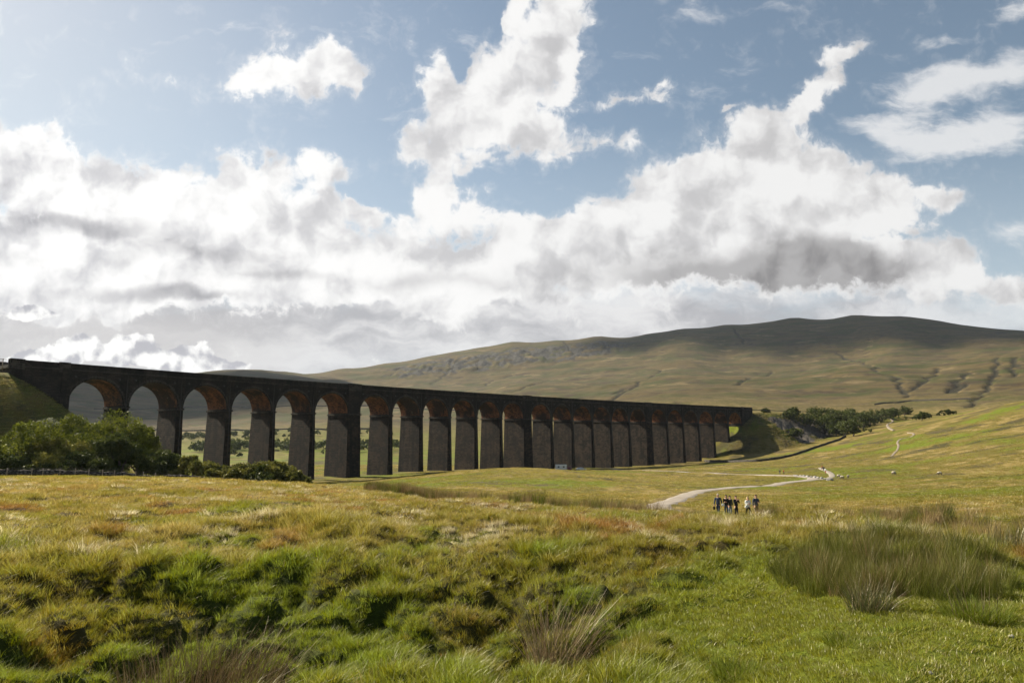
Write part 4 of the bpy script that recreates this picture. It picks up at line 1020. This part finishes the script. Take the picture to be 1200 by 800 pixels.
    for sx in (-1, 1):
        bm = bmesh.new(); bmesh.ops.create_uvsphere(bm, u_segments=8, v_segments=6, radius=.011 * k); me = bpy.data.meshes.new('eye'); bm.to_mesh(me); bm.free(); me.materials.append(M_eye)
        o = bpy.data.objects.new('eye', me); link(o, e); o.location = S(sx * .032, -.088, 1.632)
    if bag:
        typ, bm_ = bag; mb = MB()
        if typ == 'hand': mb.box(S(-.33, -.02, .62), S(.10, .30, .26)[:3], 0, .85); mb.tube([S(-.33, -.1, .74), S(-.30, -.03, .86), S(-.33, .06, .74)], .012, 5)
        else: mb.box(S(-.22 if typ == 'hip' else 0, -.16, .93), S(.26, .13, .22)[:3], 0.15, .85)
        o = mb.build('bag', bm_, e)
        bv = o.modifiers.new('bevel', 'BEVEL'); bv.width = .03 * k; bv.segments = 2
    return e
cN = cloth('navy_cloth', (0.045, 0.06, 0.095)); cK = cloth('black_cloth', (0.018, 0.018, 0.02)); cG = cloth('grey_green_cloth', (0.055, 0.06, 0.045)); cW = cloth('white_cloth', (0.72, 0.74, 0.70)); cB = cloth('brown_cloth', (0.05, 0.028, 0.022)); cD = cloth('denim', (0.07, 0.10, 0.16)); cR = cloth('red_cloth', (0.30, 0.03, 0.02)); cL = cloth('pale_trousers', (0.22, 0.26, 0.28))
hG = simple('grey_hair', (0.42, 0.38, 0.34), 0.8); hB = simple('dark_hair', (0.025, 0.018, 0.014), 0.7); hY = simple('blonde_hair', (0.60, 0.45, 0.22), 0.6); hR = simple('brown_hair', (0.10, 0.05, 0.03), 0.7)
def at(px, r): x, y, _ = W(px, 590, r); return (x, y, gz(x, y))
PG = 'walkers standing beyond the rushes'
def feet_r(px, top_py, H):
    a, e = ray(px, top_py); r = np.linspace(30, 110, 800); z = grid_z(r * math.sin(a), r * math.cos(a)) + H; k = int(np.argmin(np.abs(z - r * e))); return float(r[k])
rp = 61.0
for px, top, H, args in (
 (841.5, 578, 1.80, (cN, cN, None if False else hG, 'grey haired walker in a navy jacket carrying a bag, leftmost of the near group', 'walk', ('hand', cK), 'down', False)),
 (851, 580, 1.70, (cK, cD, hB, 'person in black top with arms folded, second from the left in the near group', 'stand', ('hip', cW), 'front', True)),
 (855.5, 581, 1.64, (cG, cL, hB, 'person in dark olive coat and pale trousers, close beside the one in black', 'stand', None, 'down', True)),
 (862.5, 580, 1.70, (cK, cK, hR, 'person in black raising both hands to the face, in the middle of the group', 'stand', None, 'face', False)),
 (876.5, 580, 1.68, (cW, cK, hY, 'blonde person in a white top with a white bag, standing out pale in the group', 'walk', ('hip', cW), 'front', True)),
 (886, 580, 1.74, (cN, cK, hR, 'person in dark jacket with one arm raised, rightmost of the near group', 'stand', None, 'one', False))):
    x, y, z = at(px, rp + rng.uniform(-1, 1)); ja, tr, hr, lab, po, bag, hd, fem = args
    person((x, y, z), R(rng.uniform(-40, 40)) if px < 870 else R(rng.uniform(-20, 20)), H, ja, tr, hr, lab, po, bag, PG, hd, fem)
for px, py, H, ja, tr, lab in ((914, 555.8, 1.75, cG, cD, 'distant walker in dark clothes on the grass beside the track'), (918.6, 555.8, 1.75, cR, cK, 'distant walker in a red top beside the track'),
                               (965.5, 552.5, 1.75, cK, cK, 'distant walker in black where the small path leaves the track'), (967.5, 555, 1.72, cW, cR, 'distant walker in a white top on the small path'), (963.5, 550.5, 1.7, cR, cK, 'farthest walker in red at the top of the small path')):
    x, y, z = ground_px(px, py, 90); person((x, y, z), R(rng.uniform(0, 360)), H, ja, tr, hB, lab, 'walk', None, 'distant walkers near the track')
# sheep
M_wool = simple('wool', (0.45, 0.40, 0.31), 0.95, 0.15, 8); M_sheepface = simple('sheep_face', (0.16, 0.13, 0.11), 0.9)
def sheep(px, py, rz, label, graze=False, s=1.0):
    x, y, z = ground_px(px, py, 60); e = empty('sheep', (x, y, z), rz); tag(e, label, 'sheep', 'sheep on the moor')
    hz = .45 if graze else .95
    V = [(0, 0, .62, .24), (.30, 0, .64, .24), (-.34, 0, .62, .24), (-.52, 0, .55, .09), (.50, 0, .76 if not graze else .60, .13), (.66, 0, hz, .085), (.80, 0, hz - .1, .06)]
    E_ = [(0, 1), (0, 2), (2, 3), (1, 4), (4, 5), (5, 6)]
    for sx, sy in ((.30, -.12), (.30, .12), (-.34, -.12), (-.34, .12)):
        b = len(V); par = 1 if sx > 0 else 2; kx = .03 if sx > 0 else -.05
        V += [(sx, sy, .42, .075), (sx + kx, sy, .24, .04), (sx, sy, .03, .035)]; E_ += [(par, b), (b, b + 1), (b + 1, b + 2)]
    for sy in (-.10, .10): V.append((.60, sy, hz + .04, .025)); E_.append((5, len(V) - 1))
    V = [tuple(c * s for c in v) for v in V]
    skin('body', V, E_, M_sheepface, 0, 2, e)
    F_ = [(0, 0, .64, .30, .27), (.30, 0, .66, .28, .26), (-.34, 0, .64, .28, .27), (.46, 0, .72 if not graze else .62, .17)]
    skin('fleece', [tuple(c * s for c in v) for v in F_], [(0, 1), (0, 2), (1, 3)], M_wool, 0, 2, e); return e
sheep(1047.5, 557, 0.4, 'brownish sheep grazing alone on the right hand moor', True, 1.2)
sheep(1101.5, 557, 3.0, 'small white sheep farthest right on the moor', True)
sheep(983, 560, 0.2, 'white sheep just right of the track bend', True); sheep(987, 561.5, 2.6, 'white sheep lowest of those beside the track bend', False); sheep(994, 560.3, 1.0, 'white sheep farthest from the track bend', True)
# welfare trailer and parked vehicles by the piers
M_white = simple('cream_panel', (0.62, 0.61, 0.57), 0.6, 0.08, 2); M_glass = simple('dark_glass', (0.02, 0.025, 0.03), 0.1, 0.1, 2, 0.8); M_tyre = simple('tyre_rubber', (0.02, 0.02, 0.02), 0.8); M_red = simple('dark_red_paint', (0.10, 0.018, 0.015), 0.35, 0.1, 2, 0.5); M_silver = simple('silver_paint', (0.42, 0.43, 0.44), 0.35, 0.1, 2, 0.6, 0.3); M_lamp = simple('lamp_glass', (0.5, 0.45, 0.4), 0.2)
def wheel(e, x, y, r=0.33, w=0.2):
    mb = MB(); mb.tube([(x, y - w / 2, r), (x, y + w / 2, r)], r, 18); o = mb.build('wheel', M_tyre, e); mb = MB(); mb.tube([(x, y - w / 2 - .012, r), (x, y + w / 2 + .012, r)], r * .55, 12); mb.build('rim', M_silver, o)
def valley(px, r): x, y, _ = W(px, 545, r); return (x, y, gz(x, y))
e = empty('trailer', valley(657.5, 292), 0.15); tag(e, 'cream box trailer parked at the foot of the viaduct piers', 'trailer')
mb = MB(); mb.box((0, 0, 1.75), (4.6, 2.2, 2.3)); b = mb.build('body', M_white, e); bv = b.modifiers.new('bevel', 'BEVEL'); bv.width = .1; bv.segments = 3
for x in (-1.3, .9): mb = MB(); mb.box((x, -1.11, 2.0), (.8, .03, .55)); mb.build('window', M_glass, e)
mb = MB(); mb.box((2.0, -1.11, 1.6), (.1, .03, 1.8)); mb.build('door_edge', M_iron, e); mb = MB(); mb.box((0, 0, .55), (4.2, 1.8, .12)); mb.tube([(-2.2, 0, .5), (-3.4, 0, .45)], .06, 6); mb.build('chassis', M_iron, e)
for y in (-.95, .95): wheel(e, 0.2, y)
def car(loc, rz, paint, label, van=False):
    e = empty('parked_car', loc, rz); tag(e, label, 'car', 'vehicles parked by the piers')
    Hh = 1.95 if van else 1.45; prof = [(-2.15, .35), (-2.2, .85), (-2.05, 1.0), (-1.75 if van else -1.35, Hh - .05), (.6 if van else .2, Hh), (1.15, 1.02), (2.05, .86), (2.15, .40)]
    n = len(prof); P_ = [(x, -.85 * (1 if z < 1.05 else .84), z) for x, z in prof] + [(x, .85 * (1 if z < 1.05 else .84), z) for x, z in prof]
    bm = bmesh.new(); v = [bm.verts.new(p) for p in P_]
    for i in range(n): j = (i + 1) % n; bm.faces.new([v[i], v[j], v[j + n], v[i + n]])
    bm.faces.new([v[i] for i in range(n)][::-1]); bm.faces.new([v[i + n] for i in range(n)])
    me = bpy.data.meshes.new('body'); bm.to_mesh(me); bm.free(); me.materials.append(paint); o = bpy.data.objects.new('body', me); link(o, e); bv = o.modifiers.new('bevel', 'BEVEL'); bv.width = .07; bv.segments = 3
    for sy in (-1, 1): 
        mb = MB(); q = [(-1.5, sy * .80, 1.06), (.85, sy * .80, 1.06), (.25, sy * .735, Hh - .12), (-1.2, sy * .735, Hh - .12)]
        q2 = [(x, y - sy * .1, z) for x, y, z in q]; mb.add(q + q2, [(0, 1, 2, 3), (7, 6, 5, 4), (0, 4, 5, 1), (1, 5, 6, 2), (2, 6, 7, 3), (3, 7, 4, 0)]); mb.build('side_window', M_glass, e)
        for x in (-1.35, 1.35): wheel(e, x, sy * .78)
        mb = MB(); mb.box((2.12, sy * .62, .70), (.08, .3, .14)); mb.build('headlight', M_lamp, e)
    return e
car(valley(667.5, 294), 1.3, M_red, 'dark red van parked against the cream trailer', True)
car(valley(681, 297), 0.2, M_silver, 'silver car parked right of the dark red van')
# ------------------------------------------------------------------ unseen clouds added high towards the sun to shade the fell
M_cloud = simple('cloud_white', (0.8, 0.8, 0.8), 1.0, 0.02, 0.01)
sdv = np.array([math.sin(SUN_AZ) * math.cos(SUN_EL), math.cos(SUN_AZ) * math.cos(SUN_EL), math.sin(SUN_EL)])
def shade_cloud(targets, alt=10500):
    V = []; F = []; off = 0
    for (px, py, r, ra, rb) in targets:
        x, y, z = W(px, py, r); z = gz(x, y); c = np.array([x, y, z]) + sdv * (alt - z) / sdv[2]
        bm = bmesh.new(); bmesh.ops.create_icosphere(bm, subdivisions=4, radius=1.0)
        P_ = np.array([v.co[:] for v in bm.verts]); f = np.array([[v.index for v in q.verts] for q in bm.faces]); bm.free()
        n_ = 1 + 0.5 * fbm(P_[:, 0] * 2 + off, P_[:, 1] * 2 + P_[:, 2], 4, 91)
        P_ = P_ * n_[:, None] * np.array([ra, rb, 120]) + c
        V.append(P_); F.append(f + off); off += len(P_)
    o = mesh_np('shade_clouds', np.concatenate(V), np.concatenate(F), M_cloud, smooth=True); tag(o, kind='stuff'); return o
shade_cloud([(790, 396, 2640, 380, 120), (950, 385, 2640, 380, 150), (1130, 395, 2640, 350, 140),
             (60, 465, 1900, 560, 420), (260, 462, 1950, 380, 380), (430, 455, 1950, 160, 200)])
# ------------------------------------------------------------------ thin air between the viaduct and the fell
mb = MB(); mb.box((0, 0, (560 - 18) / 2), (29000, 29000, 560 + 18)); 
def haze_mat():
    m, t, out = new_mat('haze_air'); v = t('ShaderNodeVolumePrincipled', {'Color': (0.78, 0.86, 1.0, 1), 'Density': 2.8e-5, 'Anisotropy': 0.3}); t.l.new(v.outputs[0], out.inputs['Volume']); return m
hz = mb.build('haze', haze_mat()); tag(hz, kind='stuff')
# ------------------------------------------------------------------ camera, sun, sky
cam = bpy.data.objects.new('camera', bpy.data.cameras.new('camera')); COL.objects.link(cam)
cam.data.sensor_width = 36; cam.data.lens = 24; cam.data.clip_start = 0.1; cam.data.clip_end = 40000
cam.location = (0, 0, 0); cam.rotation_euler = (math.pi / 2 + PITCH, 0, 0); SC.camera = cam
sun = bpy.data.objects.new('sun', bpy.data.lights.new('sun', 'SUN')); COL.objects.link(sun)
sun.data.energy = 5.0; sun.data.angle = R(0.53); sun.data.color = (1.0, 0.90, 0.72)
sd = Vector((math.sin(SUN_AZ) * math.cos(SUN_EL), math.cos(SUN_AZ) * math.cos(SUN_EL), math.sin(SUN_EL)))
sun.rotation_euler = sd.to_track_quat('Z', 'Y').to_euler(); sun.location = sd * 300
SC.view_settings.view_transform = 'Standard'; SC.view_settings.look = 'None'; SC.view_settings.gamma = 1.0
SC.view_settings.use_curve_mapping = False
EXPO = 1.25
SC.view_settings.exposure = EXPO
wd = bpy.data.worlds.new('World'); SC.world = wd; wd.use_nodes = True
t = NT(wd.node_tree); t.n.clear()
BG = 0.062
SKY_TINT = (1.06, 0.93, 0.74)
out = t('ShaderNodeOutputWorld'); bg = t('ShaderNodeBackground', {'Strength': BG}); t.l.new(bg.outputs[0], out.inputs[0])
skyn = t('ShaderNodeTexSky', sky_type='NISHITA', sun_disc=False, sun_elevation=SUN_EL, sun_rotation=SUN_AZ, altitude=300, air_density=1.0, dust_density=0.5, ozone_density=2.0)
tc = t('ShaderNodeTexCoord').outputs['Generated']

# --- clouds, laid out over the dome of the sky by direction (bearing and height), in units of 1/8 of a radian
d = t('ShaderNodeSeparateXYZ', {0: tc}).outputs
yy = t.math('ADD', t.math('MULTIPLY', d[1], CP), t.math('MULTIPLY', d[2], SP))
zz_ = t.math('SUBTRACT', t.math('MULTIPLY', d[2], CP), t.math('MULTIPLY', d[1], SP))
yy = t.math('MAXIMUM', t.math('ABSOLUTE', yy), 0.15)
U = t.math('MULTIPLY_ADD', t.math('DIVIDE', d[0], yy), 8.0, 6.0)
Vv = t.math('MULTIPLY_ADD', t.math('DIVIDE', zz_, yy), -8.0, 4.0)
P0 = t('ShaderNodeCombineXYZ', {0: U, 1: Vv, 2: 0.0}).outputs[0]
def vadd(a, b): return t('ShaderNodeVectorMath', {0: a, 1: b}, operation='ADD').outputs[0]
def vmul(a, b): return t('ShaderNodeVectorMath', {0: a, 1: b}, operation='MULTIPLY').outputs[0]
def warp(p, sc, amt, det=3, seed=0.0):
    n = t('ShaderNodeTexNoise', noise_dimensions='2D', ins={'Vector': vadd(p, (seed, seed * 1.7, seed * .3)), 'Scale': sc, 'Detail': det, 'Roughness': 0.55}).outputs['Color']
    return vadd(p, vmul(t('ShaderNodeVectorMath', {0: n, 1: (0.5, 0.5, 0.5)}, operation='SUBTRACT').outputs[0], (amt, amt, 0)))
def n2d(v, sc, det=4, ro=0.5): return t.noise(v, sc, det, ro, 0.0, '2D')
PW_ = warp(P0, 1.3, 0.62, 7)                     # billows push the outlines about
def blobs(L, p, k=1.45):
    # every patch is an affine step from the one before, which keeps the node stack short
    acc = None; src, cur, sc_, of_ = p, 0, (1.0, 1.0), (0.0, 0.0)
    for (cx, cy, rx, ry, rot, st) in sorted(L, key=lambda b: int(round(b[4] / 12.0))):
        q = int(round(rot / 12.0)) * 12
        if q != cur:
            D = R(cur - q); ux, uy = of_[0] / sc_[0], of_[1] / sc_[1]
            src = t('ShaderNodeMapping', {'Vector': src, 'Scale': (1 / sc_[0], 1 / sc_[1], 0), 'Rotation': (0, 0, D), 'Location': (-(ux * math.cos(D) - uy * math.sin(D)), -(ux * math.sin(D) + uy * math.cos(D)), 0)}, vector_type='POINT').outputs[0]
            cur, sc_, of_ = q, (1.0, 1.0), (0.0, 0.0)
        c_, s_ = math.cos(R(-q)), math.sin(R(-q)); x_, y_ = cx / 100, cy / 100
        X_, Y_ = x_ * c_ - y_ * s_, x_ * s_ + y_ * c_; sx, sy = 100 / (rx * k), 100 / (ry * k); ox, oy = -X_ * sx, -Y_ * sy
        ax, ay = sx / sc_[0], sy / sc_[1]
        src = t('ShaderNodeVectorMath', {0: src, 1: (ax, ay, 0), 2: (ox - of_[0] * ax, oy - of_[1] * ay, 0)}, operation='MULTIPLY_ADD').outputs[0]
        sc_, of_ = (sx, sy), (ox, oy)
        g_ = t('ShaderNodeTexGradient', {'Vector': src}, gradient_type='SPHERICAL').outputs['Fac']
        acc = t.math('MULTIPLY', g_, st) if acc is None else t.math('MULTIPLY_ADD', g_, st, acc)
    return acc
CUM = [  # x, y, half width, half height, tilt, weight
 (335,86,62,32,-8,1.15),(300,100,30,18,-10,.8),(385,66,34,20,-20,.95),(414,98,15,32,0,1.05),
 (648,24,40,50,10,1.3),(600,90,60,46,-30,1.15),(514,88,17,30,0,1.1),(518,130,26,40,4,1.0),(570,150,86,40,-14,1.15),(482,172,30,18,-40,.9),(632,165,52,30,20,1.0),(512,205,24,30,10,.9),(535,250,58,30,0,1.35),(664,90,18,50,4,.8),(607,20,9,22,10,.9),(575,100,30,50,0,.6),
 (715,118,32,9,-10,.8),(768,114,28,8,0,.8),(745,162,14,18,40,.5),(700,165,44,16,-25,.55),(546,70,10,22,0,-.9),(590,44,7,18,10,-.6),(470,240,60,18,20,-.7),(640,222,60,14,-12,-.8),(560,205,30,10,0,-.5),
 (968,96,52,15,-52,.9),(985,66,34,10,-12,.75),(948,126,28,14,-40,.6),(855,118,10,6,0,.7),
 (882,150,26,40,-10,1.15),(850,190,66,44,-10,1.1),(800,235,110,40,-14,1.2),(925,185,50,50,20,.9),(990,215,62,40,18,1.15),(1035,240,46,26,10,.9),(880,250,110,60,0,1.1),(720,280,120,40,-6,1.2),(960,290,120,46,6,1.0),(650,268,60,16,-4,.75),(840,300,150,60,0,1.0),
 (1105,230,24,12,-6,1.1),(1088,300,58,22,-6,1.2),(1040,320,70,30,0,1.0),(1185,345,46,24,20,1.1),(1120,340,70,24,0,.9),
 (60,205,130,44,14,1.35),(10,185,60,36,10,1.3),(150,245,80,30,8,1.1),(250,225,60,34,0,1.1),(320,215,60,34,-6,1.15),(383,196,24,28,-30,1.05),(405,240,50,14,4,.8),(445,246,36,9,10,.7),
 (120,280,200,60,0,1.3),(320,290,180,50,0,1.2),(470,325,120,30,4,1.0),(600,330,160,40,0,1.0),(40,318,180,44,0,1.2),(560,310,50,18,-10,.6),(200,335,300,40,0,1.0),
]
LOW = [(48,420,36,12,0,1.2),(92,410,26,16,0,1.3),(126,416,24,12,0,1.2),(157,408,26,17,0,1.4),(190,424,28,11,0,1.1),(230,420,24,17,0,1.4),(258,428,36,9,0,1.0),(20,426,24,7,0,1.0),(36,368,30,8,0,1.1)]
CIR = [(1140,90,90,24,-8,1.0),(1095,165,80,26,6,1.2),(1180,150,80,34,0,.8),(1190,20,60,14,-8,.8),(1060,130,50,16,-20,.5),(1100,55,70,10,-14,.6),(1180,275,80,18,0,.5),(820,20,60,14,10,.4),(1010,140,60,10,-20,.4)]
DRK = [(950,306,78,30,-4,1.2),(890,330,110,12,0,.6),(30,300,90,10,0,.5),(120,262,60,8,6,.5),(80,345,110,14,0,.5),(280,322,80,8,0,.5),(860,326,120,28,0,.95),(1010,320,60,28,10,.8),(740,318,90,20,0,.35),(560,332,120,16,0,.35),
 (40,262,80,16,4,.75),(10,214,26,7,0,.6),(220,292,120,12,8,.55),(190,344,60,9,4,.7),(250,350,60,8,0,.6),(362,384,36,7,0,.6),(330,296,100,12,0,.45),(74,216,20,6,0,.5),(300,240,30,18,0,.3),(540,262,50,16,0,.25),(100,370,90,18,0,.35),(640,60,20,30,0,.12),(590,190,60,12,0,.2),(150,300,30,10,0,.4),(60,320,90,10,0,.3),(430,330,110,12,0,.4)]
Dm = blobs(CUM, PW_)
PN = warp(P0, 2.2, 0.28, 4, 3.0)
def fn(p): return t('ShaderNodeTexNoise', noise_dimensions='2D', ins={'Vector': p, 'Scale': 1.55, 'Detail': 9, 'Roughness': 0.60, 'Lacunarity': 2.1}).outputs['Fac']
f1 = fn(PN)
def fs(p): return t('ShaderNodeTexNoise', noise_dimensions='2D', ins={'Vector': p, 'Scale': 1.25, 'Detail': 4.5, 'Roughness': 0.52}).outputs['Fac']
g1 = fs(PN); g2 = fs(vadd(PN, (-0.16, -0.22, 0.0)))
fb = t('ShaderNodeTexNoise', noise_dimensions='2D', ins={'Vector': PN, 'Scale': 0.8, 'Detail': 5, 'Roughness': 0.5}).outputs['Fac']
f3 = n2d(PN, 6.5, 6, 0.62)
den = t.math('ADD', Dm, t.math('MULTIPLY_ADD', t.math('SUBTRACT', f1, 0.5), 1.7, t.math('MULTIPLY', t.math('SUBTRACT', f3, 0.5), 0.85)))
aC = t.map(den, 0.26, 0.78)
soft = t.map(den, 0.05, 0.5, 0, 0.16)
aC = t.math('MAXIMUM', aC, soft)
core = t.map(den, 0.45, 1.5)
# veil of high grey cloud filling the lower sky
veil = t.math('MULTIPLY', t.map(t.math('ADD', Vv, t.math('MULTIPLY', t.math('SUBTRACT', n2d(vmul(P0, (0.5, 1.3, 1)), 0.9, 5, 0.55), 0.5), 1.6)), 3.0, 3.7), t.map(U, 9.6, 13.0, 1.0, 0.45))
# light side against shadow side of each billow
lit = t.map(t.math('SUBTRACT', g1, g2), -0.24, 0.12, 0.0, 1.0)
dk = t.math('ADD', blobs(DRK, warp(P0, 1.3, 0.38, 5, 7.0), 1.7), t.math('MULTIPLY', t.math('SUBTRACT', fb, 0.5), 0.7))
dk = t.map(dk, 0.12, 0.95, 0, 1)
left = t.map(U, 0.0, 9.0, 1.0, 0.0, False)
white = t.mix(left, (0.88, 0.875, 0.87), (1.06, 1.05, 1.04))
shade = t.mix(left, (0.56, 0.555, 0.56), (0.62, 0.62, 0.645))
cc = t.mix(lit, shade, white)
thin = t.map(den, 0.35, 0.8, 1.0, 0.0)
cc = t.mix(t.math('MULTIPLY', thin, 0.75), cc, white)
dcol = t.mix(left, (0.24, 0.232, 0.235), (0.36, 0.36, 0.39))
cc = t.mix(t.math('MULTIPLY', dk, t.map(core, 0.0, 0.6)), cc, t.mix(t.math('MULTIPLY', lit, 0.30), dcol, white))
vst = n2d(vmul(PN, (0.5, 1.5, 1)), 1.2, 7, 0.58)
vcol = t.mix(t.map(vst, 0.35, 0.68), (0.44, 0.445, 0.47), (0.80, 0.795, 0.80))
vcol = t.mix(t.math('MULTIPLY', t.map(U, 2.0, 4.5, 0.75, 0.0), t.map(Vv, 3.4, 3.9)), vcol, (0.60, 0.585, 0.585))
vcol = t.mix(t.math('MULTIPLY', t.map(Vv, 3.9, 4.6), t.map(U, 2.5, 5.0)), vcol, (0.66, 0.68, 0.71))
# low row of bright cumulus on the left horizon
dl_ = t.math('ADD', blobs(LOW, warp(P0, 3.4, 0.22, 5, 5.0)), t.math('MULTIPLY', t.math('SUBTRACT', n2d(P0, 3.2, 6, 0.6), 0.5), 0.8))
fl1 = n2d(P0, 3.0, 4, 0.5); fl2 = n2d(vadd(P0, (-0.05, -0.10, 0)), 3.0, 4, 0.5)
aL = t.map(dl_, 0.30, 0.48)
lcol = t.mix(t.map(t.math('SUBTRACT', fl1, fl2), -0.14, 0.13), (0.46, 0.46, 0.50), (1.05, 1.04, 1.02))
# thin streaks high on the right
ps = t('ShaderNodeMapping', {'Vector': warp(P0, 0.9, 0.5, 4, 9.0), 'Rotation': (0, 0, R(10)), 'Scale': (0.55, 1.7, 1)}).outputs[0]
dc = t.math('ADD', blobs(CIR, warp(P0, 1.2, 0.5, 5, 2.0)), t.math('MULTIPLY', t.math('SUBTRACT', n2d(ps, 1.7, 9, 0.62), 0.5), 1.9))
aI = t.map(dc, 0.18, 0.95, 0, 0.78)
KE = 1.0 / (BG * 2 ** EXPO)
def em(c): return vmul(c, (KE, KE, KE))
skyc = t.mix(1.0, skyn.outputs[0], SKY_TINT, 'MULTIPLY')
gr_ = t('ShaderNodeVectorMath', {0: vadd(vmul(P0, (0.20, 0.42, 0)), (0.0, -0.58, 0))}, operation='LENGTH').outputs['Value']
glare = t.map(gr_, 0.0, 1.35, 0.36, 0.0)
# veil of bright air towards the sun
skyc = t.mix(glare, skyc, em(t('ShaderNodeRGB').outputs[0]) if False else (0.68 * KE, 0.73 * KE, 0.76 * KE))
hz_ = t.map(Vv, 1.5, 4.6, 0.0, 0.75, False)
skyc = t.mix(hz_, skyc, (0.56 * KE, 0.64 * KE, 0.72 * KE))
front = t.map(d[1], -0.35, 0.15, 0.12, 1.0)             # cloud thinned out behind the viewer to cut the fill light
aI, veil, aC = [t.math('MULTIPLY', q_, front) for q_ in (aI, veil, aC)]
c = t.mix(aI, skyc, em(white))
c = t.mix(veil, c, em(vcol))
c = t.mix(aC, c, em(cc))
c = t.mix(aL, c, em(lcol))
# below the horizon: dull ground light
c = t.mix(t.map(d[2], -0.02, -0.10), c, (0.10 * KE, 0.11 * KE, 0.06 * KE))
t.l.new(c, bg.inputs[0])
wd.cycles.sampling_method = 'MANUAL'; wd.cycles.sample_map_resolution = 512
